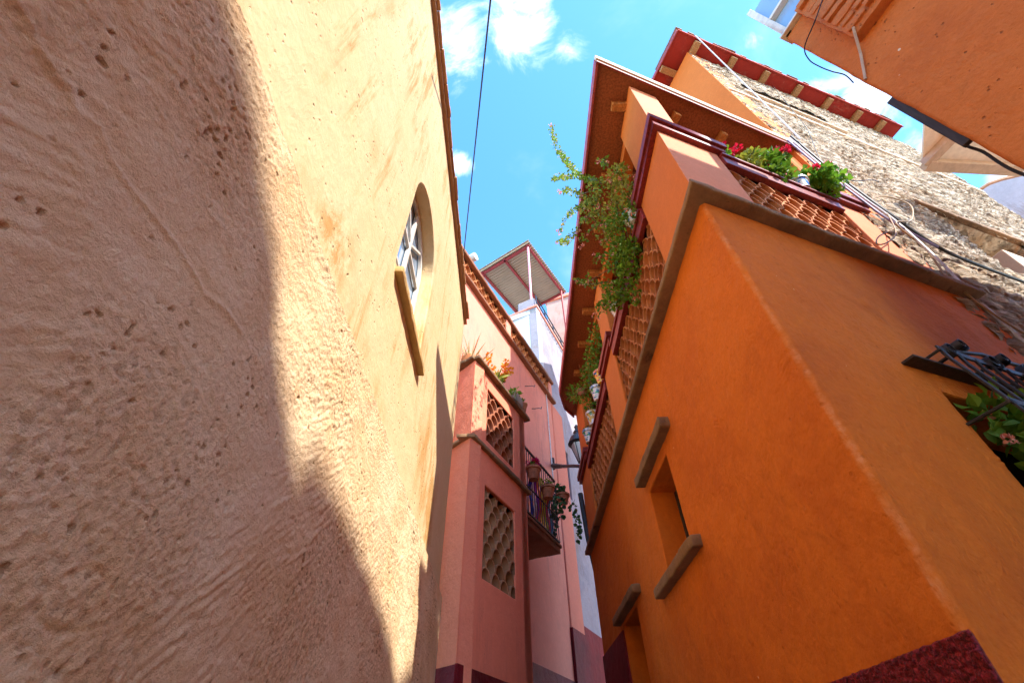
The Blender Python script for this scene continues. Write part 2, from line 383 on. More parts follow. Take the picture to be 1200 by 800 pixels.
M['stem']=plain('stem',(.10,.09,.03),.7); M['drystem']=plain('dry_stem',(.38,.28,.14),.8)

# ------------------------------------------------------------------ ground
g=MB(); g.box(AX,-60,60,-120,40,-ZC-1.0,-ZC-.3)
tag(g.build('ground',M['concrete']),kind='structure')
st=MB()
for k in range(14):
    y=2.6+k*.62; z=-ZC+k*.13+.02
    st.box(Fr((0,0),90),-1.2,3.6,-(y+.62),-y,-ZC-.3,z)
st.box(Fr((0,0),90),-1.2,7,-2.6,9,-ZC-.29,-ZC-.1)
st.box(Fr((0,0),90),-1.2,6,-40,-(2.6+14*.62),-ZC-.28,-ZC+13*.13+.15)
tag(st.build('street',M['concrete'],bevel=.01),kind='structure')

# ------------------------------------------------------------------ cream house (left)
h=thing('cream_house',(-.85,2,-ZC),'tall cream plastered house with arched window, brown foot in shade, left of alley','house')
LE=5.85
arch=[(2.02,2.9),(3.14,2.9)]+[(2.58+.56*math.cos(a),4.06+.56*math.sin(a)) for a in [math.pi*i/16 for i in range(0,17)]]
w=MB(); w.wall(L,[(-7,1.70),(LE,1.70),(LE,6.4),(-7,6.4)],[arch],-.42,0)
w.build('wall',M['cream'],h,bevel=.015)
# lower plaster coat, gently uneven for real
w=MB()
ss=[-2+.05*i for i in range(28)]+[-.6+.005*i for i in range(601)]; 
while ss[-1]<LE+.1: ss.append(ss[-1]+min(.03,.005+(ss[-1]-2.39)*.01))
ss.append(LE+.12)
zs=[-1.5+.02*i for i in range(35)]+[-.8+.0055*i for i in range(461)]; zs=[z for z in zs if z<1.728]+[1.735]
nx,nz=len(ss)-1,len(zs)-1
N_=noise.noise
ridge=[L.hit(px,py,.03) for px,py in ((-10,-20),(20,5),(40,45),(62,82),(78,100),(86,128),(118,150),(128,185),(150,215),(172,240),(190,262),(212,290),(228,318),(240,345),(262,362),(285,392))]
ridge2=[L.hit(px,py,.03) for px,py in ((45,705),(70,680),(95,668),(112,662),(128,680),(136,705),(128,735),(100,738),(70,742),(48,728),(45,705))]
def pl(s_,z_,P,w_):
    b=9
    for (a0,a1),(b0,b1) in zip(P,P[1:]):
        dx,dz=b0-a0,b1-a1; t=max(0,min(1,((s_-a0)*dx+(z_-a1)*dz)/(dx*dx+dz*dz+1e-9))); dd=math.hypot(s_-a0-t*dx,z_-a1-t*dz)
        if dd<b: b=dd
    return b
rx0=min(p[0] for p in ridge)-.05; rx1=max(p[0] for p in ridge)+.05
def relief(s_,z_):
    d=.030+.012*N_(Vector((s_*1.3,z_*1.3,3)))+.006*N_(Vector((s_*4,z_*4,7)))+.004*N_(Vector((s_*9+z_*3,z_*13,1)))
    zo=N_(Vector((s_*1.7,z_*1.7,9))); zo=max(0,min(1,zo*2.2+.55))
    g1=N_(Vector((s_*44,z_*48,5))); g2=N_(Vector((s_*96,z_*100,2)))
    d+=zo*(.0026*g1+.0026*g2)+(1-zo)*(.0012*g1+.0007*g2)
    zt_=max(0,min(1,N_(Vector((s_*1.5+4,z_*1.5,2)))*2.5+.35)); u_=s_*.75+z_*.66; v_=-s_*.66+z_*.75
    d+=zt_*.0035*abs(N_(Vector((u_*7,v_*34,8))))*1.6
    pt=N_(Vector((s_*58,z_*52,11)))+.5*N_(Vector((s_*26,z_*20,12)))+.45*N_(Vector((s_*5,z_*5,31))); th=.74-.16*zo; dirt_shade=0
    if pt>th: d-=min(.006,(pt-th)*.035); dirt_shade=min(.8,(pt-th)*3.5)
    dirt_shade=max(dirt_shade,zo*(max(0,-g2-.12)+max(0,-g1-.15))*.9)  # hollows darkened too: relief shade put into the colour along with dirt
    if rx0<s_<rx1:
        b=pl(s_,z_,ridge,0)+.004*N_(Vector((s_*40,z_*40,0)))
        if b<.014: d+=.0045*(1-max(0,b)/.014)
        k_=pl(s_,z_,ridge2,0)+.004*N_(Vector((s_*30,z_*30,4)))
        if k_<.01: d-=.004*(1-max(0,k_)/.01)
    return d,dirt_shade
vs=[];fs=[];dv=[]
for j in range(nz+1):
    for i in range(nx+1):
        s_,z=ss[i],zs[j]; d,dq=relief(s_,z); dv.append(dq)
        if j==nz: z+=.010*N_(Vector((s_*3,0,1)))+.004*N_(Vector((s_*14,0,1)))
        vs.append(L.w(s_,d,z))
for j in range(nz):
    for i in range(nx): fs.append((j*(nx+1)+i,j*(nx+1)+i+1,(j+1)*(nx+1)+i+1,(j+1)*(nx+1)+i))
n0=len(vs)
vs+=[L.w(-2,-.4,-1.5),L.w(LE+.12,-.4,-1.5),L.w(LE+.12,-.4,1.735),L.w(-2,-.4,1.735)]
fs.append(tuple([j*(nx+1)+nx for j in range(nz+1)]+[n0+2,n0+1]))
fs.append(tuple([nz*(nx+1)+i for i in range(nx+1)]+[n0+2,n0+3]))
fs.append(tuple([j*(nx+1) for j in range(nz+1)]+[n0+3,n0]))
nf_=nx*nz; w.add(vs,fs); w.c[:nf_]=[max(dv[f[0]],dv[f[2]]) for f in fs[:nf_]]; w.c[nf_:]=[0]*(len(fs)-nf_)
w.build('lower_wall',M['plaster'],h,smooth=True)
w=MB(); w.box(L,-7,-2.01,-.4,.03,-1.5,1.73); w.box(L,-7,LE,-4,-.425,-ZC-.3,6.38); w.build('back_wall',M['cream'],h)
w=MB(); w.box(AX,-7,2.8,7,13,-ZC-.3,6.5); w.build('unseen_shade_block',M['orangeT'],h)  # unseen block behind the camera, added to cut sky light on the walls
# eave of tiles
e=MB(); e.box(L,-7,LE+.05,-.4,.05,6.403,6.45)
rr=random.Random(3); s=-2
while s<LE-.1:
    l=rr.uniform(.36,.42); e.box(L,s,s+l-.006,-.38,.085+rr.uniform(-.008,.012),6.453,6.50,c=rr.random()); s+=l
e.build('roof_edge',M['tileD'],h,bevel=.006,rough=.009)
wi=MB(); wi.box(L,2.0,3.16,-.30,-.235,2.86,4.66); wob=wi
win=MB()
# round-headed frame with glazing bars
fd0,fd1=-.17,-.13
def arcpts(rx_,rz_,n=16): return [(2.58+rx_*math.cos(math.pi*i/n),4.06+rz_*math.sin(math.pi*i/n)) for i in range(n+1)]
win.wall(L,[(2.03,2.9),(3.13,2.9)]+arcpts(.55,.55),[[(2.09,2.96),(3.07,2.96)]+arcpts(.49,.49)],fd0,fd1)
win.box(L,2.555,2.605,fd0+.002,fd1-.002,2.93,4.55)
for z in (3.4,3.9): win.box(L,2.06,3.10,fd0+.004,fd1-.004,z,z+.035)
for a in (45,135):
    c_,s_=math.cos(rad(a)),math.sin(rad(a)); win.beam(L.w(2.58,-.15,4.0),L.w(2.58+.5*c_,-.15,4.0+.5*s_),.03,.03)
wf=win.build('window',M['whitew'],h,bevel=.004)
gp=MB(); gp.wall(L,[(2.04,2.91),(3.12,2.91)]+arcpts(.54,.54),[],-.20,-.174); gp.build('pane',M['glass'],wf)
sl=MB(); sl.box(L,2.03,3.22,-.2,.06,2.80,2.875); sl.build('window_sill',M['ochre'],h,bevel=.01,rough=.009)

# ------------------------------------------------------------------ pink house
h=thing('pink_house',(.1,8,-ZC),'salmon pink house with tile-screened bay and iron balcony, at the alley bend','house')
la1=[(.53,2.18),(1.58,2.18),(1.58,3.54),(.53,3.54)]
la2=[(.51,4.36),(1.58,4.36),(1.58,5.46),(.51,5.46)]
w=MB(); w.wall(PB,[(0,-ZC-.3),(2.11,-ZC-.3),(2.11,5.78),(0,5.78)],[la1,la2],-.3,0,skip=(3,),m0=.45)
PS=Fr((-.63,6.2),-45+0,-1)   # chamfered return towards the cream house
PSl=.62
def ps(s,d,z): return PS.w(s,d,z)
w.build('bay_wall',M['pink'],h,bevel=.02)
w=MB(); w.wall(PS,[(0,-ZC-.3),(PSl,-ZC-.3),(PSl,5.78),(0,5.78)],[],-.3,0,m0=.2); w.build('bay_return',M['pinkside'],h,bevel=.03)
w=MB(); w.box(Fr(tuple(PB.w(2.11,0,0)[:2]),-64,1),0,1.6,-.25,-.002,-ZC-.3,5.77); w.build('bay_side',M['pink'],h)
w=MB(); w.box(PB,.3,1.8,-.315,-.302,2.0,5.6); w.build('bay_shade_panel',M['dark'],h)  # near-black panel close behind the tiles, painting in the dark of the bay
w=MB(); P_=[PB.w(.1,-.06,0),PB.w(2.05,-.06,0),PB.w(2.05,-1.6,0),PB.w(.9,-.9,0)]; w.prism([(p.x,p.y) for p in P_],5.70,5.775); w.build('bay_roof',M['dark'],h)
for nm,a,sd in (('tile_screen',la1,1),('tile_screen',la2,2)):
    t=MB(); t.tiles(PB,a[0][0]+.002,a[1][0]-.002,a[0][1]+.002,a[2][1]-.03,.29,.172,-.27,-.02,seed=sd,t=.02); t.build(nm,M['tileD'] if sd==1 else M['tileR'],h,smooth=True)
w=MB(); w.box(PB,-.02,2.18,-.2,.07,4.10,4.17,m0=.45); w.box(PS,0,PSl,-.2,.05,4.10,4.17); w.build('cornice',M['corn'],h,bevel=.01,rough=.009)
w=MB(); w.box(PB,-.02,2.22,-.32,.10,5.785,5.86); w.box(PS,0,PSl,-.3,.08,5.785,5.86); w.build('bay_cap',M['corn'],h,bevel=.012,rough=.009)
w=MB(); w.box(PB,0.003,2.08,-.32,-.12,5.865,6.02)
rr=random.Random(5)
for k in range(9): w.box(PB,.02+k*.235,.02+k*.235+.215,-.30+rr.uniform(-.02,.02),-.03+rr.uniform(-.03,.01),5.868,5.93+rr.uniform(0,.02),c=rr.random())
w.build('bay_roof_tiles',M['tile'],h,bevel=.01,rough=.009)
w=MB(); w.wall(PB,[(-.0,-ZC-.3),(2.113,-ZC-.3),(2.113,1.14),(1.2,1.12),(-.0,1.13)],[],-.02,.018); w.box(PS,.0,PSl,-.02,.018,-ZC-.3,1.12); w.build('bay_dado',M['maroonD'],h)
# recessed wall and parapet (scale of the plane: 1.152)
k_=1.152
ptop=10.75; pbot=9.75
w=MB(); w.wall(Q,[(-4.6,-ZC-.3),(2.36,-ZC-.3),(2.36,pbot),(-4.6,pbot)],[[(-1.9,3.98),(-.9,3.98),(-.9,6.3),(-1.9,6.3)]],-.35,0); w.build('wall',M['rose'],h,bevel=.02)
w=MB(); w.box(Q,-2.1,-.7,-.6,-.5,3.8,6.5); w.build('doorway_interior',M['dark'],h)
w=MB(); w.box(Q,-4.62,2.46,-.40,.13,pbot+.003,pbot+.10); w.box(Q,-4.62,2.40,-.38,.06,pbot+.103,pbot+.17); w.box(Q,-4.62,2.46,-.38,.10,ptop-.12,ptop); w.build('parapet_rails',M['brick'],h,bevel=.012,rough=.009)
t=MB()
for a,b_ in ((-4.5,-1.15),(-.85,2.2)): t.tiles(Q,a,b_,pbot+.172,ptop-.123,.30,.2,-.30,-.02,seed=11,t=.022)
t.build('parapet_tiles',M['tile'],h,smooth=True)
for a_,b_ in ((-1.147,-.853),(2.203,2.42)): w=MB(); w.box(Q,a_,b_,-.32,.02,pbot+.172,ptop-.123); w.build('parapet_pier',M['rose'],h,bevel=.01)
w=MB(); w.box(Q,2.25,3.2,-.3,.04,-ZC-.3,pbot-.05); w.build('corner_strip',M['coral'],h,bevel=.035)
w=MB(); w.box(Q,-4,2.22,-.02,.02,-ZC-.3,1.92); w.build('dado',M['maroonD'],h); w=MB(); w.box(Q,2.22,3.23,-.02,.075,-ZC-.3,2.98,); w.build('dado',M['maroonD'],h)
# balcony
bal=MB(); B1=-.06; bal.box(Q,-2.5,B1-.03,-.05,.77,3.78,3.90); bal.box(Q,-2.5,B1,-.05,.80,3.903,3.96)
bs=bal.build('balcony_slab',M['brick'],h,bevel=.01,rough=.009)
rl=MB(); zt=Q.hit(650,564,.76)[1]
for (a,b_) in (((-2.4,.76),(B1-.03,.76)),((B1-.03,.76),(B1-.03,.02))):
    for z in (zt,4.03): rl.beam(Q.w(a[0],a[1],z),Q.w(b_[0],b_[1],z),.045,.03)
    rl.beam(Q.w(a[0],a[1],4.6),Q.w(b_[0],b_[1],4.6),.02,.02)
    n=int(max(abs(b_[0]-a[0]),abs(b_[1]-a[1]))/.115)
    for i in range(n+1):
        f=i/n; p=Q.w(a[0]+(b_[0]-a[0])*f,a[1]+(b_[1]-a[1])*f,0); rl.tube([(p.x,p.y,3.97),(p.x,p.y,zt)],.009,6)
rl.build('balcony_railing',M['iron'],h)
pp=MB(); a=Q.hit(640,472); b_=Q.hit(650,556); pp.tube([Q.w(a[0],.03,a[1]+.6),Q.w(a[0],.03,b_[1]-.3)],.018,8); pp.build('downpipe',M['pipew'],h)
for px,py in ((617,452),(625,478)):
    hk=MB(); s,z=Q.hit(px,py); hk.tube([Q.w(s-.12,.0,z-.1),Q.w(s-.1,.10,z-.12),Q.w(s+.05,.16,z-.02),Q.w(s+.22,.17,z+.07),Q.w(s+.26,.17,z+.16)],.012,6); hk.build('wall_hook',M['iron'],h)
# ribbons behind the railing
rb=MB(); rbm=[]
cols_=[(.02,.05,.55),(.75,.7,.8),(.35,.03,.35),(.8,.12,.02),(.75,.55,.03),(.55,.65,.04),(.7,.1,.25),(.1,.35,.7)]
cl=thing('cloth_strips',Q.w(-.8,.5,4.0),'bright cloth strips hanging inside the iron balcony railing','cloth')
for i in range(8):
    x=MB(); s=-1.32+i*.155; 
    P=[];n=8
    for j in range(n+1):
        z=zt-.12-(zt-4.1)*j/n; dd=.62+.03*math.sin(j*1.3+i); P+= [Q.w(s,dd,z),Q.w(s+.10,dd+.02,z),Q.w(s+.10,dd+.026,z),Q.w(s,dd+.006,z)]
    x.add(P,[(4*j+a,4*j+(a+1)%4,4*j+4+(a+1)%4,4*j+4+a) for j in range(n) for a in range(4)]+[(0,1,2,3),(4*n,4*n+1,4*n+2,4*n+3)])
    x.build('cloth_strip',plain('cloth_%d'%i,cols_[i],.8,var=.15),cl)

# ------------------------------------------------------------------ plants helpers
def rvec(r): 
    while 1:
        v=Vector((r.uniform(-1,1),r.uniform(-1,1),r.uniform(-1,1)))
        if .05<v.length<1: return v
def foliage(mb,c,rad3,n,l,w,r,up=.3,shell=.35):
    c=Vector(c)
    for _ in range(n):
        v=rvec(r)
        if v.length<shell and r.random()<.6: continue
        p=c+Vector((v.x*rad3[0],v.y*rad3[1],v.z*rad3[2]))
        d=(v.normalized()*.8+rvec(r)*.8+Vector((0,0,up))); nn=rvec(r)+Vector((0,0,.8))
        k=r.uniform(.65,1.25); mb.leaf(p,d,nn,l*k,w*k,min(1,max(0,r.gauss(.5,.28))))
def blossom(mb,c,size,r,n=14):
    c=Vector(c)
    for _ in range(n):
        v=rvec(r).normalized(); mb.leaf(c+v*size*.35,v+rvec(r)*.3,rvec(r),size*.75,size*.7,r.random())
def pot(root,c,r0,r1,hh,mat,saucer=False):
    p=MB(); p.lathe(c,[(r0*.2,0),(r0,0),(r0*1.02,hh*.1),(r1*.93,hh*.78),(r1*1.08,hh*.8),(r1*1.1,hh*.98),(r1*.95,hh),(r1*.85,hh*.9),(.01,hh*.88)],24)
    return p.build('pot',mat,root,smooth=True)
def potted(loc,label,potmat,group,lg='b',fl='red',r0=.08,r1=.12,hh=.2,frad=(.22,.2,.2),n=170,ll=.06,lw=.055,nf=5,fs=.06,seed=1,lean=(0,0,0),name='potted_geranium',cat='potted plant'):
    r=random.Random(seed); t=thing(name,loc,label,cat,group); pot(t,loc,r0,r1,hh,potmat)
    c=Vector(loc)+Vector((0,0,hh+frad[2]*.75))+Vector(lean)
    sm=MB()
    for i in range(7):
        v=rvec(r); e=c+Vector((v.x*frad[0],v.y*frad[1],abs(v.z)*frad[2]))*.8; a=Vector(loc)+Vector((0,0,hh*.9)); sm.tube([a,(a+e)/2+rvec(r)*.03,e],.006,5)
    sm.build('stems',M['stem'],t)
    f=MB()
    for i in range(6):
        v=rvec(r)*.65; foliage(f,c+Vector((v.x*frad[0],v.y*frad[1],v.z*frad[2])),tuple(x*.5 for x in frad),n//6,ll,lw,r)
    f.build('foliage',LG[lg],t,weld=False)
    if nf:
        b=MB()
        for i in range(nf):
            v=rvec(r).normalized(); blossom(b,c+Vector((v.x*frad[0]*.95,v.y*frad[1]*.95,abs(v.z)*frad[2]*1.0+.02)),fs,r,18)
        b.build('blossoms',FL[fl],t,weld=False)
    return t
# pots hooked on the balcony rail
gI='pots hung along the pink house balcony'
for i,(px,py,lab,lg,fl,nf) in enumerate(((624,556,'terracotta pot with bright pink flowers, nearest on the iron balcony rail','a','mag',7),(641,578,'terracotta pot with a few pale stems, second on the iron balcony rail','o','mag',0))):
    s,z=Q.hit(px,py,.84)
    potted(Q.w(s,.86,z-.12),lab,M['terra'],gI,lg,fl,.10,.155,.27,(.12,.12,.10),60,.05,.04,nf,.06,seed=20+i)
    rg=None
s,z=Q.hit(660,585,.86)
loc=Q.w(s,.85,z-.1)
t=potted(loc,'hanging pot with long trailing ivy at the far end of the balcony rail',M['terra'],gI,'d','mag',.11,.16,.22,(.22,.22,.14),120,.08,.07,0,.05,seed=33,name='potted_ivy')
r=random.Random(44); f=MB()
for k in range(9):
    p=Vector(loc)+Vector((r.uniform(-.25,.3),r.uniform(-.25,.2),.15)); q_=[p]
    L_=r.randint(6,15)
    for i in range(L_):
        p=p+Vector((r.uniform(-.04,.04),r.uniform(-.04,.04),-.075)); q_.append(p)
        for _ in range(2): f.leaf(p,rvec(r)+Vector((0,0,-.5)),rvec(r)+Vector((0,-1,0)),.10*r.uniform(.7,1.2),.085,r.random())
    f.tube(q_,.004,4,c=.2)
f.build('trailing_stems',LG['d'],t,weld=False)
# plants on the bay roof
r=random.Random(9)
def dryplant(s,d,z,label,n,ll,mat,seed,fl=None,nf=0):
    r=random.Random(seed); base=PB.w(s,d,z); t=thing('bay_roof_plant',base,label,'plant','plants on the pink bay roof'); f=MB()
    for _ in range(n):
        a=r.uniform(0,6.28); el=r.uniform(.5,1.4); v=Vector((math.cos(a)*math.cos(el),math.sin(a)*math.cos(el),math.sin(el))); f.leaf(base+rvec(r)*.12,v,rvec(r),ll*r.uniform(.6,1.3),.03 if fl is None else .05,r.random())
    f.build('leaves',mat,t,weld=False)
    if fl:
        b=MB()
        for _ in range(nf): blossom(b,base+Vector((r.uniform(-.28,.28),r.uniform(-.3,.3),r.uniform(.1,.5))),.09,r,14)
        b.build('blossoms',FL[fl],t,weld=False)
STR=tinted('straw_leaf',(.45,.38,.16),(.62,.58,.28),.7,0,.3,grime=0)
dryplant(.30,-.30,5.95,'tuft of long straw-coloured leaves on the pink bay roof, nearest the cream house',55,.5,STR,1)
dryplant(.95,-.02,5.95,'clump of orange and yellow flowers on the pink bay roof edge',40,.25,LG['o'],2,'org',16)
dryplant(1.5,-.02,5.95,'small bright green seedling clump on the pink bay roof, past the orange flowers',34,.2,LG['b'],3)
t=thing('planter_trough',PB.w(1.72,.02,5.87),'mossy rectangular stone trough near the far end of the pink bay roof','planter')
x=MB(); x.box(PB,1.5,1.86,-.16,.10,5.88,6.12); x.build('trough',M['concrete'],t,bevel=.02); x=MB(); 
foliage(x,PB.w(1.7,-.03,6.2),(.16,.16,.1),50,.07,.06,r); x.build('foliage',LG['b'],t,weld=False)
x=MB(); x.lathe(PB.w(2.0,.0,5.87),[(.08,0),(.12,.2),(.135,.22),(.12,.23),(.01,.2)],18); t=thing('clay_pot',PB.w(2.0,0,5.87),'small round clay pot at the far corner of the pink bay roof','pot'); x.build('pot',M['terra'],t,smooth=True)
x=MB(); foliage(x,PB.w(2.0,0,6.15),(.08,.08,.07),26,.07,.05,r); x.build('foliage',LG['a'],t,weld=False)
x=MB(); c=PS.w(.28,.03,5.87); x.lathe(c,[(.02,0),(.055,.01),(.06,.08),(.045,.13),(.05,.15),(.01,.15)],16)
tag(x.build('glazed_jar',glazed('jar_glaze',(.35,.55,.6),[(.1,.4,.3)],20),smooth=True,base=c),'small blue-green glazed jar beside the cream house wall on the pink bay roof','jar')

# vent pipe above the parapet
a=atr(557,300,9.6)
s,z=Q.hit(556,301,-.15)
x=MB(); c=Q.w(s-.25,-.2,ptop+.0)
e=Q.w(*([s,-.1]),z)
x.tube([e+Vector((-.35,.25,.02)),e+Vector((-.1,.06,.0)),e],.13,18); x.tube([e+Vector((-.35,.25,.02)),Vector((e.x-.4,e.y+.3,ptop-.4))],.11,14)
tag(x.build('vent_pipe',M['pipew'],smooth=True,base=e),'stubby whitish vent pipe rising over the pink house parapet','vent pipe')

# ------------------------------------------------------------------ white house beyond
WQ=Fr(tuple(Q.w(2.33,-.30,0)[:2]),26,1); WZ=15.0
h=thing('white_house',WQ.w(2,-1,-ZC),'peeling whitewashed house with maroon foot, behind the pink parapet','house')
WS=Fr(WQ.P,-62,-1)
w=MB(); w.wall(WQ,[(0,-ZC-.3),(9,-ZC-.3),(9,WZ),(0,WZ)],[[(1.35,7.2),(2.1,7.2),(2.1,9.0),(1.35,9.0)]],-.35,0); w.build('wall',M['white'],h,bevel=.03)
w=MB(); w.box(WS,.0,5,-.35,-.002,-ZC-.3,WZ-.003,m0=0); w.build('side_wall',M['grey'],h)
w=MB(); P_=[WQ.w(0,0,0),WQ.w(9,0,0),WQ.w(9,-8,0),WQ.w(0,-5,0)]; w.prism([(p.x,p.y) for p in P_],WZ-.3,WZ-.01); w.build('roof',M['grey'],h)
w=MB(); w.box(WQ,-.05,9.1,-.4,.05,WZ+.003,WZ+.13); w.box(WS,.41,5,-.36,.04,WZ+.005,WZ+.125); w.build('coping',M['coral'],h,bevel=.02,rough=.009)
w=MB(); w.box(WQ,0.9,9.0,-.01,.03,-ZC-.3,3.45); w.build('dado',M['maroonD'],h)
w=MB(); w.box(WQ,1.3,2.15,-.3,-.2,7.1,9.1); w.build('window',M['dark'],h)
c=atr(626,352,13.0)
w=MB(); w.box(WS,.12,.95,-.8,-.1,WZ+.135,WZ+.85); w.build('chimney',M['white'],h,bevel=.08)
w=MB(); 
a=WQ.w(.1,-.02,WZ+.14); b_=WQ.w(5,-.02,WZ+.14)
for z in (.35,.7): w.tube([a+Vector((0,0,z)),b_+Vector((0,0,z))],.03,6)
for k in range(6): p=a+(b_-a)*(k/5); w.tube([p,p+Vector((0,0,.75))],.03,6)
w.build('roof_railing',M['iron'],h)
# shelter on the roof
H=21.5
A=atz(619,286,H); Bp=atz(563,320,H); C=atz(661,342,H); D=Bp+C-A
h=thing('roof_shelter',(D.x,D.y,15),'corrugated sheet shelter on dark red steel frame, standing above the white house roof','shelter')
x=MB(); u=(Bp-A); v=(C-A); n=150; P=[]
for i in range(n+1):
    f=i/n; zz=.075*math.sin(i*2*math.pi/6)
    for g_ in (-.03,1.03): P.append(A+u*g_+v*(f*1.08-.04)+Vector((0,0,zz+.12)))
    for g_ in (-.03,1.03): P.append(A+u*g_+v*(f*1.08-.04)+Vector((0,0,zz+.13)))
F=[]
for i in range(n):
    b0=i*4; F+=[(b0,b0+4,b0+5,b0+1),(b0+2,b0+6,b0+7,b0+3),(b0,b0+2,b0+6,b0+4),(b0+1,b0+3,b0+7,b0+5)]
x.add(P,F); x.build('corrugated_sheet',M['galv'],h,smooth=True,weld=False)
x=MB()
for a,b_ in ((A+v*.03,Bp+v*.03),(A+u*.03,C+u*.03),(A+u*.5,C+u*.5),(A+u*.97,C+u*.97),(C,D),): x.beam(a,b_,.12,.14)
x.build('roof_frame',M['frame_red'],h)
for p,mt in ((A+u*.03+v*.03,'pinksteel'),(A+u*.97+v*.03,'frame_red'),(A+u*.97+v*.95,'frame_red'),(A+u*.03+v*.95,'frame_red'),(A+u*.5+v*.95,'frame_red')):
    x=MB(); x.tube([p,Vector((p.x,p.y,14.0))],.06,8); x.build('post',M[mt],h)
# rose house far behind
a=atr(640,352,20); b_=atr(690,330,20)
h=thing('rose_house',(3.6,19.6,0),'distant pale rose plastered house, behind the roof shelter and white house','house')
fr=Fr((a.x,a.y),111,1)
x=MB(); x.box(fr,0,8,-4,0,0,23.6); x.build('wall',stucco('pale_rose',(.50,.30,.25),(.40,.23,.19),.8,1,1,streak=.5,pits=.4),h)
x=MB(); x.box(fr,-.1,8.1,-4.1,.12,23.603,23.85); x.build('coping',M['coral'],h,bevel=.02,rough=.009)

# ------------------------------------------------------------------ orange house
h=thing('orange_house',(2.6,4,-ZC),'orange corner house with tile-screened loggia of flower pots, right of the alley','house')
OL=7.65  # length along the alley
mt=1.428
w=MB()
zb=-ZC-.3; zc=3.5
wo=[(2.28,1.66),(3.1,1.66),(3.1,2.52),(2.28,2.52)]
do=[(4.68,-1.2),(5.62,-1.2),(5.62,1.78),(4.68,1.78)]
w.wall(R0,[(.05,zb),(OL,zb),(OL,zc),(.05,zc)],[wo,do],-.35,-.0055,m0=mt)
go=[(1.19,-.2),(3.0,-.2),(3.0,1.80),(1.19,1.80)]
w.wall(R70,[(.05,zb),(3.22,zb),(3.22,zc),(.05,zc)],[go],-.35,-.0055,m0=mt)
w.v=[v for v in w.v]
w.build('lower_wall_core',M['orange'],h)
rr=random.Random(21)
def sheet(mb,fr,smax,holes,seed):
    rr=random.Random(seed); N_=noise.noise
    A=[(rr.uniform(0,min(smax,3.2)),rr.uniform(-.5,3.4),rr.uniform(.10,.30),rr.uniform(0,6.28),rr.uniform(.5,1.1),rr.uniform(150,240),rr.uniform(.5,1)) for _ in range(46)]
    S_=[0,.027,.038,.052]; 
    while S_[-1]<smax: S_.append(S_[-1]+(.0075 if S_[-1]<1.7 else min(.035,.0075+(S_[-1]-1.7)*.012)))
    S_[-1]=smax
    Z_=[-1.5,-1.0,-.62]+[-.6+.0085*i for i in range(482)]; Z_=[z for z in Z_ if z<3.495]+[3.499]
    for hl in holes:
        for v_ in (hl[0][0],hl[1][0]): k=min(range(len(S_)),key=lambda i:abs(S_[i]-v_)); S_[k]=v_
        for v_ in (hl[0][1],hl[2][1]): k=min(range(len(Z_)),key=lambda i:abs(Z_[i]-v_)); Z_[k]=v_
    vs=[];n1=len(S_)
    for z in Z_:
        near=[a for a in A if abs(z-a[1])<a[2]+.1]
        for i,s_ in enumerate(S_):
            if i==0:
                o=-.011-.006*N_(Vector((0,seed*0,z*5)))-.004*N_(Vector((0,0,z*21))); vs.append(fr.w(-1.428*o,o,z)); continue
            d=.006+.0035*N_(Vector((s_*1.4,z*1.4,seed)))+.003*N_(Vector((s_*5,z*5,seed)))+.0022*N_(Vector((s_*19,z*19,seed)))*max(0,.3+1.6*N_(Vector((s_*2,z*2,seed+7))))+.0011*N_(Vector((s_*55,z*55,seed)))
            for (as_,az_,ar,aa,aw,af,am) in near:
                dx=s_-as_; dz=z-az_; r_=math.hypot(dx,dz)
                if r_<ar+.07 and r_>ar-.09:
                    an=(math.atan2(dz,dx)-aa+math.pi)%(2*math.pi)-math.pi
                    if abs(an)<aw:
                        wgt=(1-(an/aw)**2)*max(0,1-((r_-ar+.01)/.08)**2); n_=N_(Vector((s_*20,z*20,3)))
                        d+=.0075*am*wgt*abs(math.sin(r_*af*.5+n_*2.2+an*2))**1.5*(.6+n_)
            pt=N_(Vector((s_*38,z*38,seed+4)))
            if pt>.56: d-=(pt-.56)*.02
            if i==1: d-=.0035
            if i==2: d-=.001
            for hl in holes:
                if hl[0][0]-1e-4<=s_<=hl[1][0]+1e-4 and hl[0][1]-1e-4<=z<=hl[2][1]+1e-4: d=-.0045
            if s_>=smax-1e-4: d=-.0045
            vs.append(fr.w(s_,d,z))
    fs=[]
    for j in range(len(Z_)-1):
        for i in range(n1-1):
            a_,b_=(S_[i]+S_[i+1])/2,(Z_[j]+Z_[j+1])/2
            if any(hl[0][0]<a_<hl[1][0] and hl[0][1]<b_<hl[2][1] for hl in holes): continue
            fs.append((j*n1+i,j*n1+i+1,(j+1)*n1+i+1,(j+1)*n1+i))
    mb.add(vs,fs)
w=MB(); sheet(w,R0,OL,[wo,do],3); sheet(w,R70,3.22,[go],5); 
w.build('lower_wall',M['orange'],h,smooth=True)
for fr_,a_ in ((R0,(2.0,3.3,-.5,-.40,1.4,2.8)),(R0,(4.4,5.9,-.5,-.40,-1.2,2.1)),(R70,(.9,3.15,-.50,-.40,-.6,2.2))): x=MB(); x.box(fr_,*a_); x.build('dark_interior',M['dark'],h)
x=MB(); 
for a,b_ in ((2.30,2.34),(3.04,3.08),(2.67,2.71)): x.box(R0,a,b_,-.33,-.27,1.68,2.50)
x.box(R0,2.34,3.04,-.325,-.275,1.68,1.72); x.box(R0,2.34,3.04,-.325,-.275,2.46,2.50)
wn=x.build('window',M['dkwood'],h); x=MB(); x.box(R0,2.3,3.08,-.36,-.335,1.67,2.51); x.build('pane',M['glass'],wn)
x=MB(); x.box(R0,4.7,5.6,-.34,-.28,-1.2,1.77); 
dr=x.build('door',wood('door_wood',(.12,.05,.02)),h)
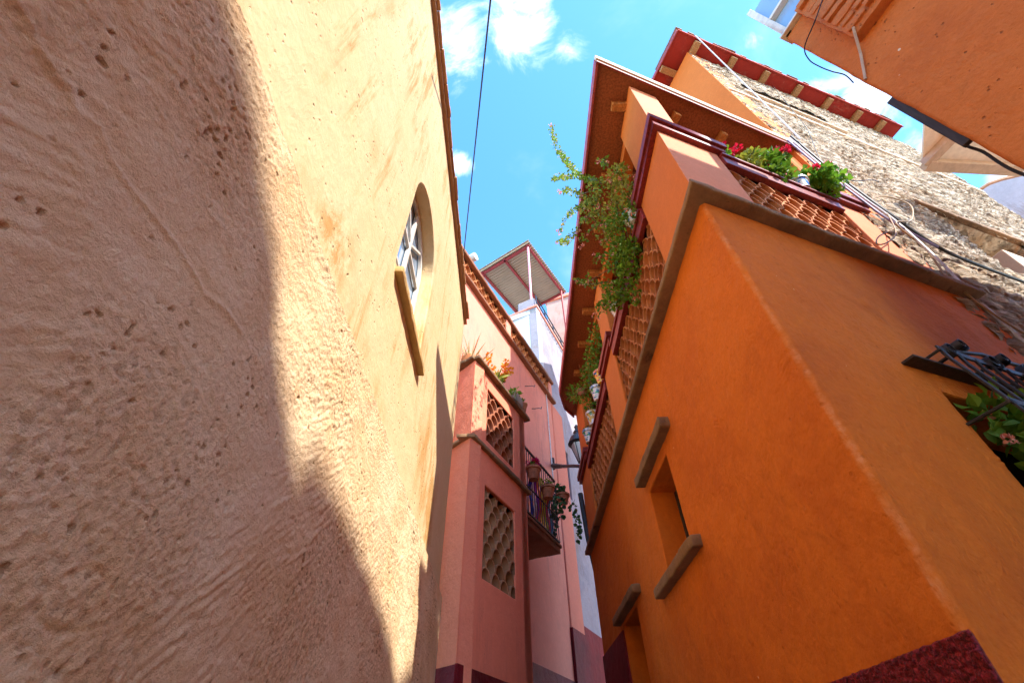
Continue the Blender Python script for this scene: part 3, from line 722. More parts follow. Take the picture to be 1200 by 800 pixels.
def slabstone(s0,s1,z0,z1,d,seed):
    x=MB(); x.wall(R0,[(s0,z0),(s1,z0),(s1+.01,z1),(s0-.01,z1)],[],-.05,d); return x
x=slabstone(1.95,3.22,2.64,2.75,.115,1); x.build('window_lintel',M['corn'],h,bevel=.012,rough=.009)
x=slabstone(2.02,3.45,1.50,1.60,.10,2); x.build('window_sill',M['corn'],h,bevel=.014,rough=.009)
x=slabstone(4.3,5.85,1.83,1.93,.12,3); x.build('door_lintel',M['corn'],h,bevel=.012,rough=.009)
x=MB(); vs=[];fs=[]; n1,n2=260,150
for j in range(n2+1):
    for i in range(n1+1):
        s_=.0065*i; z_=-.62+.0069*j; d=.022+.011*abs(N_(Vector((s_*36,z_*36,4))))+.009*N_(Vector((s_*75,z_*75,6)))+.004*N_(Vector((s_*150,z_*150,6)))
        if i==0: s_=-.03
        if j==n2: z_+=.006*N_(Vector((s_*25,0,3))); d*=.6
        vs.append(R0.w(s_,d,z_))
for j in range(n2):
    for i in range(n1): fs.append((j*(n1+1)+i,j*(n1+1)+i+1,(j+1)*(n1+1)+i+1,(j+1)*(n1+1)+i))
n0=len(vs); vs+=[R0.w(0,-.02,-.62),R0.w(1.69,-.02,-.62),R0.w(1.69,-.02,.41),R0.w(0,-.02,.41)]
fs+=[tuple([n2*(n1+1)+i for i in range(n1+1)]+[n0+2,n0+3]),tuple([j*(n1+1) for j in range(n2+1)]+[n0+3,n0]),tuple([j*(n1+1)+n1 for j in range(n2+1)]+[n0+2,n0+1])]
x.add(vs,fs); x.box(R0,1.692,3.4,-.02,.03,-.62,.41); x.box(R0,0,3.4,-.02,.03,zb,-.622); x.build('dado',M['maroon'],h,smooth=True); x=MB(); x.wall(R0,[(5.66,zb),(OL+.02,zb),(OL+.02,1.8),(5.66,1.74)],[],-.02,.03); x.build('dado',M['maroonD'],h)
# cornice between storeys
x=MB(); x.box(R0,0,OL,-.36,.125,zc+.002,zc+.075,m0=-mt); x.box(R70,0,3.28,-.36,.125,zc+.002,zc+.075,m0=-mt)
x.build('cornice',M['corn'],h,bevel=.012,rough=.009)
fz_=zc+.078
# lower piers of the loggia
def pier(s0,s1,z0,z1,d1=0,dep=.35,mat='orange_up'):
    x=MB(); x.box(R0,s0,s1,-dep,d1,z0,z1); return x.build('pier',M[mat],h,bevel=.012)
zp0,zp1=fz_,5.06
# corner pier: alley face and street face in one block
def cornerpier(l0,l1,z0,z1,ins,name,mats,dep=.34):
    p=[R70.w(l1,-ins,0),R70.w(0,-ins,0)]
    # corner point inset from both faces
    c=Vector((1.6+ins,0,0)); # x on alley side
    t_=(c.x-R70.w(0,-ins,0).x)/R70.u[0]; cc=R70.w(t_,-ins,0)
    a=R70.w(l1,-ins,0); a2=R70.w(l1,-ins-dep,0); b=Vector((c.x,1.87+l0,0)); b2=Vector((c.x+dep,1.87+l0,0))
    ci=R70.w(t_+.5*dep+.2,-ins-dep,0); 
    P=[(cc.x,cc.y),(a.x,a.y),(a2.x,a2.y),(b2.x,b2.y),(b.x,b.y)]
    x=MB(); x.prism(P,z0,z1); o=x.build(name,M[mats[0]],h,bevel=.01)
    return o,(cc,a,b)
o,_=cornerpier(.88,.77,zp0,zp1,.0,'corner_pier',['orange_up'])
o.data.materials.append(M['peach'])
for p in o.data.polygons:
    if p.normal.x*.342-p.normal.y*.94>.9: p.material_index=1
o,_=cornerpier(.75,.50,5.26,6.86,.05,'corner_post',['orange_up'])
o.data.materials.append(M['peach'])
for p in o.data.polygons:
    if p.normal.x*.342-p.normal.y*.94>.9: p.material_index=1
# moulded capital running round the corner pier
def mould(z0,z1,s_end,l_end,name='capital'):
    x=MB()
    for k,(d,a,b_) in enumerate(((.055,0,.45),(.085,.45,1))):
        za=z0+(z1-z0)*a+(.001 if k else 0); zb_=z0+(z1-z0)*b_
        x.box(R0,0,s_end+d,-.3,d,za,zb_,m0=-mt); x.box(R70,0,l_end+d,-.3,d,za,zb_,m0=-mt)
    return x.build(name,M['trim'],h,bevel=.005)
mould(5.063,5.257,.90,.80)
def mould_s(fr,s0,s1,z0,z1):
    x=MB()
    for k,(d,a,b_) in enumerate(((.055,0,.45),(.085,.45,1))):
        za=z0+(z1-z0)*a+(.001 if k else 0); x.box(fr,s0-d,s1+d,-.3,d,za,z0+(z1-z0)*b_)
    x.build('capital',M['trim'],h,bevel=.005)
for s0,s1 in ((3.22,4.02),(6.55,OL)):
    pier(s0,s1,zp0,zp1); mould_s(R0,s0,s1,5.063,5.257)
    pier(s0+.08,s1-.1,5.26,6.86,-.05,.3)
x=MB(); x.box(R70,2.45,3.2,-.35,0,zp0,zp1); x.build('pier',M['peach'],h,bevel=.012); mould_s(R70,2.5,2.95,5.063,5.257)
x=MB(); x.box(R70,2.62,3.1,-.33,-.05,5.26,6.86); x.build('pier',M['orange_up'],h,bevel=.012)
# rails and tile screens
for fr,s0,s1,sd in ((R0,.885,3.215,1),(R0,4.025,6.545,2),(R70,.775,2.445,3)):
    x=MB(); x.box(fr,s0,s1,-.20,.03,4.80,4.97); x.box(fr,s0,s1,-.22,.055,4.972,5.02); x.build('rail',M['trim'],h,bevel=.008)
    t=MB(); t.tiles(fr,s0,s1,zp0,4.798,.205,.132,-.27,-.035,seed=sd,t=.014); t.build('tile_screen',M['tile'],h,smooth=True)
# room behind
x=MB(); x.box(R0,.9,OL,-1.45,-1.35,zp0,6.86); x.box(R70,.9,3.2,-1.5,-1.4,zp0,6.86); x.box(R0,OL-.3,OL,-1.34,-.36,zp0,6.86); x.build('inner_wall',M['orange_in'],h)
x=MB(); x.box(R0,1.0,OL,-1.3,-.37,fz_-.2,fz_-.05); x.build('loggia_floor',M['concrete'],h)
# roof
zr=6.875
cn=R70.w(-.44,.05,0); ln=R70.w(3.0,.05,0)
poly=[(cn.x,cn.y),(ln.x,ln.y),(SS.w(4.5,.0,0).x,SS.w(4.5,0,0).y),(3.0,9.6),(1.62,9.5),(1.36,9.15),(1.21,8.6)]
x=MB(); x.prism(poly,zr+.03,zr+.06); x.build('soffit',M['soffit'],h)
x=MB(); x.prism(poly,zr+.063,zr+.2); x.build('roof',M['concrete'],h)
x=MB()
def strip(p,q,z0,z1,t,out):
    p=Vector((*p,0));q=Vector((*q,0)); n=Vector((out[0],out[1],0)).normalized()
    a=[p,q,q+n*t,p+n*t]; x.prism([(k.x,k.y) for k in a],z0,z1)
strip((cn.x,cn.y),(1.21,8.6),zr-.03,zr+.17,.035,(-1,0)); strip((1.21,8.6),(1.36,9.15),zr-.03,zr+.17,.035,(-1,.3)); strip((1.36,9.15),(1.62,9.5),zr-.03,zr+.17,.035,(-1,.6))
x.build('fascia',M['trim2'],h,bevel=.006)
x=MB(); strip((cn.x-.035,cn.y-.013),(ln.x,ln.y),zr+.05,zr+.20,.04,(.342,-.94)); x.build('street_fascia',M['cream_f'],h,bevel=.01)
x=MB(); strip((cn.x-.03,cn.y-.01),(ln.x,ln.y),zr-.03,zr+.047,.02,(.342,-.94)); x.build('street_trim',M['trim'],h)
for k in range(8):
    y=2.2+k*.92+(.1 if k else 0); x=MB(); x.box(Fr((0,y),90),1.45,min(2.9,1.6+(y-2.05)/.364),-.055,.055,zr-.08,zr+.028)
    x.build('roof_beam',M['bord'],h,bevel=.008)
for k in range(3):
    x=MB(); x.box(R70,.85+k*.8,.95+k*.8,-1.3,-.12,zr-.09,zr+.028); x.build('roof_beam',M['bord'],h,bevel=.008)
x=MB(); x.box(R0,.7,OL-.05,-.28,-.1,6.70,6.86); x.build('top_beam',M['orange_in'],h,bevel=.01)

x=MB(); x.box(AX,3.5,8,-12,-6.0,0,15.5); x.build('unseen_shade_block',M['orange_up'],h)  # unseen tower, added and sized to shade the pink and white walls
# grille window on the street face
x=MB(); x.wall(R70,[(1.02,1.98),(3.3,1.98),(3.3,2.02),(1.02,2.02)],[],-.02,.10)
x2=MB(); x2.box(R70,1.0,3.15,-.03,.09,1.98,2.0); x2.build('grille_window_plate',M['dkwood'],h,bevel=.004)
gr=MB(); zt_=2.12
def scroll(fr,s,d,z,r0,sgn,turns=1.25,n=22):
    pts=[]
    for i in range(n+1):
        f=i/n; a=f*turns*2*math.pi; rr_=r0*(1-.72*f); pts.append(fr.w(s+sgn*(rr_*math.sin(a)),d+ (r0-rr_*math.cos(a))*1.0 if False else d, z+r0-rr_*math.cos(a)))
    return pts
# cage: verticals bow outward, finishing in scrolls above
ss_=[1.16+i*.155 for i in range(13)]
def bow(z): 
    f=(1.95-z)/2.2; return .17+.22*math.sin(max(0,min(1,f))*math.pi*.62)
for i,s in enumerate(ss_):
    gr.tube([R70.w(s,bow(z),z) for z in [2.02-.1*k for k in range(22)]],.011,6)
for z in (2.02,1.55,.9,.3,-.05):
    gr.beam(R70.w(ss_[0]-.03,bow(z),z),R70.w(ss_[-1]+.03,bow(z),z),.012,.04)
    for s in (ss_[0],ss_[-1]): gr.tube([R70.w(s,bow(z),z),R70.w(s,-.02,z)],.01,6)
def ribbon_scroll(s,d,z,r0,sgn,wd=.05):
    # flat bar rolled into a curl, width along d
    n=20; P=[]
    for i in range(n+1):
        f=i/n; a=f*1.35*2*math.pi; q_=r0*(1-.65*f); P.append((s+sgn*q_*math.sin(a),z+r0-q_*math.cos(a)))
    vs=[];fs=[]
    for (a,b_) in P:
        for dd in (0,wd): vs.append(R70.w(a,d+dd,b_)); 
    for (a,b_) in P:
        for dd in (0,wd): vs.append(R70.w(a,d+dd,b_+.008))
    m_=2*(n+1)
    for i in range(n):
        fs+=[(2*i,2*i+1,2*i+3,2*i+2),(m_+2*i,m_+2*i+1,m_+2*i+3,m_+2*i+2),(2*i,2*i+2,m_+2*i+2,m_+2*i),(2*i+1,2*i+3,m_+2*i+3,m_+2*i+1)]
    gr.add(vs,fs)
for i in range(5):
    s=1.26+i*.42; 
    ribbon_scroll(s,bow(2.0)-.03,1.98,(.055 if i==0 else .095) if i%2==0 else .07,-1 if i%2==0 else 1); ribbon_scroll(s+.21,bow(2.0)-.03,2.10,.05,1)
gr.tube([R70.w(1.3,.16,2.05),R70.w(1.7,.15,2.16),R70.w(2.2,.13,2.22),R70.w(2.8,.13,2.20),R70.w(3.3,.12,2.10)],.014,6)
for k in range(6): gr.beam(R70.w(1.3+.35*k,bow(2.02),2.03),R70.w(1.3+.35*k,-.02,2.03),.03,.01)
tag(gr.build('window_grille',M['iron'],h,smooth=True),None)
def gplant(s,z,label,seed,nf):
    r=random.Random(seed); c=R70.w(s-.12,.13,z); t=thing('window_plant',c+Vector((0,0,-.35)),label,'plant','plants inside the iron window grille')
    pot(t,c+Vector((0,0,-.42)),.09,.13,.2,M['terra'])
    f=MB()
    for i in range(8):
        v=rvec(r); foliage(f,c+Vector((v.x*.16,v.y*.1,v.z*.26)),(.14,.1,.16),40,.085,.065,r,.1)
    f.build('foliage',LG['a'],t,weld=False)
    b=MB()
    for _ in range(nf): v=rvec(r); blossom(b,c+Vector((v.x*.26,v.y*.2-.06,.12+v.z*.26)),.038,r,9)
    b.build('blossoms',FL['pink'],t,weld=False)
gplant(1.62,1.42,'bushy plant with pale pink flowers, nearest the left edge of the iron window grille',5,16)
gplant(2.1,1.38,'bushy plant with pale pink flowers, in the middle of the iron window grille',6,14)
gplant(2.6,1.35,'bushy plant with pale pink flowers, right end of the iron window grille',7,10)

# pots and plants on the loggia rails
TAL=[glazed('majolica_blue',(.75,.75,.70),[(.05,.15,.5),(.1,.35,.6)]),glazed('majolica_green',(.75,.74,.66),[(.05,.38,.14),(.1,.25,.4)]),glazed('majolica_yellow',(.8,.5,.05),[(.05,.2,.5),(.7,.15,.05)]),glazed('majolica_white',(.78,.75,.72),[(.2,.42,.22),(.65,.45,.1)],10)]
gS='geraniums on the street-side loggia rail'
zr_=5.02
potted(R70.w(1.0,-.12,zr_),'red geranium in a blue painted pot, leftmost on the street-side rail',TAL[0],gS,'b','red',.06,.085,.13,(.19,.16,.18),330,.06,.055,7,.06,seed=51,lean=(-.04,-.06,-.05))
potted(R70.w(1.28,-.11,zr_),'leggy red geranium with yellowing leaves, second on the street-side rail',TAL[0],gS,'o','red',.06,.085,.13,(.26,.22,.27),460,.06,.055,7,.065,seed=52,lean=(.03,-.08,-.09))
potted(R70.w(1.62,-.1,zr_),'full green geranium with dark red blooms, third on the street-side rail',TAL[0],gS,'a','red',.07,.09,.14,(.33,.25,.34),700,.065,.06,8,.065,seed=53,lean=(.03,-.09,-.12))
potted(R70.w(1.98,.0,zr_),'blue and white pot almost bare of leaves, between two geraniums on the street-side rail',TAL[0],gS,'b','mag',.075,.11,.17,(.12,.1,.1),60,.05,.05,1,.05,seed=54)
potted(R70.w(2.32,-.09,zr_),'bright lime-green geranium, rightmost and bushiest on the street-side rail',TAL[3],gS,'b','red',.07,.09,.14,(.34,.26,.30),750,.068,.065,5,.055,seed=55,lean=(.06,-.10,-.08))
gA='pots on the alley-side loggia rail'
potted(R0.w(1.10,.0,zr_),'green and white painted pot, first on the alley rail beside the corner pier',TAL[1],gA,'a','red',.10,.15,.24,(.15,.15,.12),90,.05,.04,0,.05,seed=61)
potted(R0.w(2.62,-.02,zr_),'white painted pot below the trailing plant, at the end of the nearer alley rail',TAL[3],gA,'b','mag',.08,.11,.2,(.12,.12,.1),60,.05,.04,2,.05,seed=62)
potted(R0.w(4.15,.02,zr_),'yellow painted pot, first on the farther alley rail',TAL[2],gA,'a','mag',.08,.12,.26,(.12,.16,.12),80,.05,.035,0,.05,seed=63)
potted(R0.w(4.62,.02,zr_),'tall green and violet painted pot with feathery plant, second on the farther alley rail',TAL[1],gA,'b','mag',.085,.12,.3,(.24,.34,.28),420,.05,.03,0,.05,seed=64)
potted(R0.w(5.35,.02,zr_),'whitish painted pot, third on the farther alley rail',TAL[3],gA,'b','mag',.08,.12,.28,(.16,.22,.14),130,.045,.03,0,.05,seed=65)
potted(R0.w(5.95,.02,zr_),'white pot with green rim, last on the farther alley rail',TAL[1],gA,'a','mag',.08,.12,.28,(.1,.12,.08),40,.045,.03,0,.05,seed=66)
# hanging basket pieces: feathery plant under the roof end
r=random.Random(71)
t=thing('hanging_fern',atx(676,455,1.45),'feathery green fern hanging under the far end of the orange roof','plant')
f=MB(); c=atx(682,458,1.5)
for i in range(8): v=rvec(r); foliage(f,atx(679+8*v.x,459+5*v.y,1.45+.1*v.z),(.22,.25,.14),60,.07,.02,r,-.2)
f.build('foliage',LG['b'],t,weld=False)
f=MB(); f.lathe(c+Vector((0,0,-.12)),[(.05,0),(.12,.12),(.11,.13),(.01,.1)],16); f.tube([c+Vector((.1,0,0)),Vector((c.x+.02,c.y,6.8))],.004,4); f.build('hanging_pot',M['terra'],t)
# second greenery between posts
t=thing('climbing_plant',atx(692,420,1.7),'green climbing plant behind the farther alley rail, between the two far posts','plant')
f=MB()
for (px,py,n) in ((697,405,70),(694,420,90),(690,438,80),(699,392,50),(688,450,60)): foliage(f,atx(px,py,1.62),(.16,.26,.26),n*2,.06,.04,r)
f.build('foliage',LG['a'],t,weld=False)
# big trailing plant
t=thing('trailing_lantana',R0.w(1.6,0,5.0),'large trailing plant with small orange flowers spilling over the alley-side rail into the sky','plant')
r=random.Random(81)
sm=MB(); fo=MB(); fa=MB(); bl=MB()
root=R0.w(1.75,-.05,5.05)
clumps=[(728,205,1.45,.17,'o',170),(712,212,1.35,.18,'o',160),(738,222,1.5,.15,'o',150),(700,232,1.28,.2,'o',190),(722,235,1.42,.2,'o',230),(690,250,1.2,.16,'o',110),(705,258,1.3,.2,'o',200),(728,262,1.45,.2,'a',260),(742,250,1.52,.13,'a',120),(712,282,1.36,.18,'o',170),(732,290,1.48,.2,'a',300),(745,285,1.55,.13,'a',140),(722,312,1.45,.2,'a',260),(738,318,1.52,.17,'a',220),(728,338,1.5,.18,'a',220),(715,345,1.42,.17,'a',170),(742,345,1.56,.12,'a',100),(708,358,1.42,.12,'a',60),(722,358,1.48,.14,'a',90),(690,330,1.25,.08,'a',30),(702,300,1.3,.09,'a',30)]
for (px,py,x_,rr_,kk,n) in clumps:
    c=atx(px,py,x_); 
    for i in range(3):
        v=rvec(r)*rr_*.7; foliage(fo if kk=='o' else fa,c+v,(rr_*.6,rr_*.8,rr_*.7),int(n*(.22 if kk=='o' else .24)),.052*r.uniform(.75,1.3),.038,r,.1,.2)
    mid=(root+c)/2+Vector((0,0,.15))+rvec(r)*.05; sm.tube([root,mid,c],.006,5)
    if kk=='o' or r.random()<.5:
        for _ in range(4): blossom(bl,c+rvec(r)*rr_*1.1,.03,r,8)
# long sprays
def spray(pts,seed,dens=5):
    r=random.Random(seed); P=[atx(*p) for p in pts]; sm.tube(P,.006,5,r2=.002)
    for a,b_ in zip(P,P[1:]):
        n=max(2,int((b_-a).length/.028))
        for i in range(n):
            p=a.lerp(b_,i/n)
            if noise.noise(p*14)<-.12: continue
            w_=.03+.035*(1+noise.noise(p*9+Vector((5,0,0))))
            for _ in range(r.randint(1,dens)): (fo if r.random()<.35 else fa).leaf(p+rvec(r)*w_,rvec(r),rvec(r),.055*r.uniform(.6,1.4),.038,r.random())
    for _ in range(3): blossom(bl,P[-1]+rvec(r)*.06,.034,r,9)
    for p in P[1:-1]:
        if r.random()<.8: blossom(bl,p+rvec(r)*.06,.03,r,8)
spray([(705,215,1.3),(685,208,1.2),(668,195,1.1),(655,178,1.05),(648,160,1.0),(646,147,1.0)],1)
spray([(700,212,1.25),(680,206,1.15),(662,207,1.05),(648,209,1.02)],2,4)
spray([(700,235,1.25),(682,240,1.15),(668,250,1.1),(660,262,1.05),(656,272,1.02)],3,4)
spray([(700,245,1.25),(684,258,1.15),(676,270,1.1),(664,282,1.05),(655,284,1.02)],4,4)
spray([(698,222,1.2),(680,228,1.1),(665,222,1.05),(657,225,1.02)],5,3)
spray([(705,260,1.3),(690,272,1.2),(682,282,1.15),(680,290,1.12)],6,3)
spray([(712,330,1.4),(698,333,1.3),(684,332,1.2),(676,328,1.16)],7,4)
spray([(715,200,1.35),(710,192,1.3),(702,188,1.28)],8,4)
spray([(712,350,1.4),(702,362,1.38),(698,372,1.36)],9,4)
sm.build('stems',M['stem'],t); fo.build('foliage',LG['o'],t,weld=False); fa.build('lower_foliage',LG['a'],t,weld=False); bl.build('blossoms',FL['pink'],t,weld=False)

# ------------------------------------------------------------------ stone house
h=thing('stone_house',S.w(3,-2,-ZC),'tall rubble stone house with brick red eaves, behind the orange corner house','house')
SL=7.0; ZS=12.55
swin=[(.75,10.35),(3.1,10.35),(3.1,11.15),(.75,11.15)]
w2=[(2.35,4.9),(4.4,4.9),(4.4,6.45),(2.35,6.45)]
w=MB(); w.wall(S,[(0,-ZC-.3),(SL,-ZC-.3),(SL,ZS),(0,ZS)],[swin,w2],-.5,-.035)
nf0=len(w.f); w.c=[0]*nf0
a_s=[.028*i for i in range(int(SL/.028)+1)]+[SL]; a_z=[2.0+.032*i for i in range(int((ZS-2.0)/.032)+1)]+[ZS-.002]
vs=[];tt=[]
for z in a_z:
    for s_ in a_s:
        wz=z+.05*noise.noise(Vector((s_*1.5,z*1.5,0))); dd,pp=noise.voronoi(Vector((s_*2.6,wz*6.0,.3))); dd2,pp2=noise.voronoi(Vector((s_*6.5,wz*15,2.3)))
        e_=min(1,(dd[1]-dd[0])*3.2); e2=min(1,(dd2[1]-dd2[0])*3)
        mz=max(0,min(1,noise.noise(Vector((s_*.8,z*.8,5)))*3+.5)); e_=e_*mz+e2*(1-mz)
        hh=-.03+.045*e_**.5+.018*noise.noise(Vector((s_*9,z*14,1)))+.02*noise.noise(Vector((pp[0][0]*7,pp[0][1]*7,3)))
        vs.append(S.w(s_,hh,z)); tt.append(max(0,1-e_*1.6)+max(0,.5*noise.noise(Vector((pp[0][0]*5,pp[0][1]*5,9)))))
n1=len(a_s); fs=[]
for j in range(len(a_z)-1):
    for i in range(n1-1):
        sc_,zc_=(a_s[i]+a_s[i+1])/2,(a_z[j]+a_z[j+1])/2
        if any(hl[0][0]<sc_<hl[1][0] and hl[0][1]<zc_<hl[2][1] for hl in (swin,w2)): continue
        fs.append((j*n1+i,j*n1+i+1,(j+1)*n1+i+1,(j+1)*n1+i)); 
w.add(vs,fs); w.c[nf0:]=[min(1,tt[f[0]]) for f in fs]
w.build('stone_wall',M['stone'],h,smooth=True)
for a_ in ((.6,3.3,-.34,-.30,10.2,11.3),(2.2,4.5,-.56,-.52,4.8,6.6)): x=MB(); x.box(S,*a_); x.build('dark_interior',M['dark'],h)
x=MB()
for k in range(16): s=.85+k*.14; x.tube([S.w(s,-.10+.04*math.sin(k*2.2),10.37),S.w(s+.05,-.08,11.13)],.016,6)
for z in (10.5,10.75,11.0): x.tube([S.w(.78,-.08,z),S.w(3.07,-.08,z)],.014,6)
x.build('window_grille',plain('blue_grey_iron',(.10,.13,.20),.5,.3),h)
x=MB(); x.box(S,.6,3.3,-.1,.05,10.26,10.345); x.build('window_sill',M['cream_f'],h,bevel=.01,rough=.009)
x=MB(); x.box(S,.02,SL+.03,-.1,.035,9.78,9.88); x.build('string_course',M['cream_f'],h,bevel=.012,rough=.009)
x=MB(); x.box(S,2.1,5.0,-.2,.05,6.46,6.56); x.build('recess_lintel',M['corn'],h,bevel=.01,rough=.009)
x=MB(); x.box(S,3.55,4.38,-.45,-.06,4.92,6.0); x.build('recess_block',M['cream_f'],h,bevel=.02)
x=MB(); x.box(SS,-.004,5.5,-.45,0.025,5.0,ZS-.003); x.build('side_wall',M['orange_up'],h)
x=MB(); e0=S.w(-.44,.30,0); e1=S.w(6.5,.30,0); e2=S.w(6.5,-1,0); e3=S.w(1,-4,0); e4=S.w(-.44,-5.5,0)
x.prism([(p.x,p.y) for p in (e0,e1,e2,e3,e4)],ZS+.12,ZS+.17); x.build('eave_soffit',M['red_soffit'],h)
x=MB(); x.prism([(p.x,p.y) for p in (e0,e1,e2,e3,e4)],ZS+.173,ZS+.22)
rr=random.Random(12); s=-.47
while s<6.5:
    l=rr.uniform(.15,.2); x.box(S,s,s+l-.01,-.6,.31+rr.uniform(0,.05),ZS+.2,ZS+.27+rr.uniform(0,.02)); s+=l
x.build('eave_tiles',M['corn'],h,bevel=.01,rough=.009)
for s in (.12,1.15,2.12,3.12,4.08,5.05,5.85):
    x=MB(); x.box(S,s-.07,s+.07,-.3,.27,ZS+.0,ZS+.118); x.build('eave_beam',M['beamT'],h,bevel=.006)
for d in (.5,1.5,2.5):
    x=MB(); x.box(Fr(S.P,71.5,1),-.42,.2,-d-.07,-d+.07,ZS+.0,ZS+.118); x.build('eave_beam',M['beamT'],h,bevel=.006)
x=MB(); x.box(S,-.44,6.5,.30,.325,ZS+.08,ZS+.2); x.build('eave_fascia',M['red_soffit'],h)
x=MB(); x.box(SS,-.3,5,.44,.465,ZS+.08,ZS+.2); x.build('eave_fascia',M['trim2'],h)
# grey house beyond with curved tiled top
h=thing('grey_house',(15,5.4,0),'small patch of distant grey-white house with curved tile coping, at the right edge','house')
pts=[atr(px,py,16) for px,py in ((1145,226),(1160,217),(1175,211),(1200,205),(1240,196))]
a=pts[0]; 
x=MB(); fr=Fr((a.x,a.y),150,1)
prof=[fr.hit(px,py) for px,py in ((1143,228),(1160,217),(1175,212),(1200,206),(1260,192))]
pl=[(prof[0][0],0),(prof[-1][0],0)]+[(s,z) for s,z in reversed(prof)]
x.wall(fr,pl,[],-.4,0); x.build('wall',M['grey'],h)
x=MB(); x.tube([fr.w(s,-.15,z+.05) for s,z in prof],.16,8); x.build('coping',M['tileD'],h)

# ------------------------------------------------------------------ orange building top right
h=thing('orange_corner_building',T.w(3,-1,-ZC),'weathered orange building with rough brick cornice and white-framed glazing, top right corner','building')
zt=7.5*TK
w=MB(); ed=[(.012*noise.noise(Vector((z_*2.3,0,0)))+.006*noise.noise(Vector((z_*9,0,0))),z_) for z_ in [zt-.1*i for i in range(1,70)]]
w.wall(T,[(.0,-ZC-.3),(14,-ZC-.3),(14,zt-.0),(0.0,zt)]+ed,[],-.5,0); w.build('wall',M['orangeT'],h,bevel=.03)
w=MB(); w.box(T2,.03,4.0,-.5,-.002,-ZC-.3,5.3); w.build('side_wall',M['orangeT'],h)
x=MB(); z0,z1=6.02*TK,zt
x.box(T,.24,5,-.3,.10,z0,z1-.01,m0=0)
rr=random.Random(4); rows=9
for k in range(rows):
    z=z0+.08+k*(z1-z0-.1)/rows; s=.26
    while s<5:
        l=rr.uniform(.12,.4); x.box(T,s+rr.uniform(0,.02),min(s+l,5)-.004,.05,.125+rr.uniform(-.02,.035),z+rr.uniform(-.01,.01),z+(z1-z0-.1)/rows*rr.uniform(.45,.8)); s+=l
x.build('cornice',M['orangeC'],h,bevel=.012,rough=.012)
# glazed frame above the cornice
wf=MB(); g0,g1=.02,.46
for a,b_,za,zb_ in ((g0,g0+.07,zt+.0,zt+1.2),(g0,g1,zt+.0,zt+.09),(g0+.07,g1,zt+.55,zt+.60),(g1-.05,g1,zt+.09,zt+1.2)): wf.box(T,a,b_,-.10,.02,za,zb_)
wf.box(T,g0-.04,g1,-.12,.06,zt-.0,zt+.035)
f_=wf.build('window',M['whitew'],h,bevel=.005); x=MB(); x.box(T,g0+.05,g1-.03,-.07,-.05,zt+.08,zt+1.2); x.build('pane',M['glassT'],f_)
# added slab above the view; its skyline is shaped to shade the walls opposite
SUN_AZ,SUN_EL=137.7,46.6
sd=Vector((math.sin(rad(SUN_AZ))*math.cos(rad(SUN_EL)),math.cos(rad(SUN_AZ))*math.cos(rad(SUN_EL)),math.sin(rad(SUN_EL))))
def onT(p,d=-.25):
    n=Vector((T.n[0],T.n[1],0)); o=Vector((T.P[0],T.P[1],0)); k=(d-(p-o).dot(n))/sd.dot(n); q_=p+sd*k
    return ((q_.x-o.x)*T.u[0]+(q_.y-o.y)*T.u[1], q_.z)
targets=[R70.w(.9,0,4.62),R70.w(.65,0,4.61),R70.w(0,0,4.61),L.w(4.01,.03,.62),L.w(3.55,.03,.78),L.w(2.75,.03,.98),L.w(2.23,.03,1.04),L.w(1.67,.03,1.06),L.w(1.59,.03,.93),L.w(1.44,.03,1.01),L.w(1.16,.03,1.18),L.w(.95,.03,1.40),L.w(.68,.03,1.52),L.w(.46,.03,1.64),L.w(.24,.03,1.70),L.w(-.6,.03,2.2)]
sky=[onT(p) for p in targets]
print('skyline',[(round(a,2),round(b,2)) for a,b in sky])
sky=[(s,z) for s,z in sky if s>.5]
sky.sort()
pl=[(sky[0][0]-.02 if sky[0][0]>.5 else .5,zt-.2),(sky[-1][0]+.5,zt-.2),(sky[-1][0]+.5,sky[-1][1])]+[(s,max(z,zt)) for s,z in reversed(sky)]
w=MB(); w.wall(T,pl,[],-.6,-.25); w.build('shade_skyline',M['orangeT'],h)
# dark plank eave on the hidden side
x=MB(); x.box(T2,-.02,.5,.0,.10,3.95*TK,5.0*TK); 
p1=T2.w(.04,0,0)
x=MB(); a=atr(1043,124,math.hypot(p1.x,p1.y)+.03); b_=atr(1130,169,math.hypot(p1.x,p1.y)+.03)
x.box(T2,.02,.06,-.02,.05,b_.z-.05,a.z); x.build('eave_board',wood('old_dark_wood',(.05,.035,.028)),h,bevel=.006)
x=MB(); x.tube([T.w(.30,.125,z0+.06),T.w(.16,.03,z0-.15),T.w(.02,.015,z0-.42)],.012,6); x.build('conduit',M['beige'],h)

# canopy over the side street
Z=6.9
c0=atz(1084,193,Z); c1=atz(1196,199,Z); c2=atz(1118,158,Z); c3=atz(1087,146,Z)
h=thing('wooden_canopy',(c0.x,c0.y,Z-.2),'white panelled canopy on beige frame over the side street, below the orange building edge','canopy')
far=c1+(c2-c0)*1.6; far2=c2+(c2-c0)*.8
x=MB(); x.prism([(p.x,p.y) for p in (c0,c1,far,far2,c3)],Z+.06,Z+.10); x.build('panel',plain('cream_panel',(.74,.68,.58),.6,var=.1,bump=.05),h)
x=MB(); x.beam(c0,c1,.16,.14); x.beam(c0+Vector((0,0,.002)),far2+Vector((0,0,.002)),.14,.13); x.build('beam',M['beige'],h,bevel=.01)

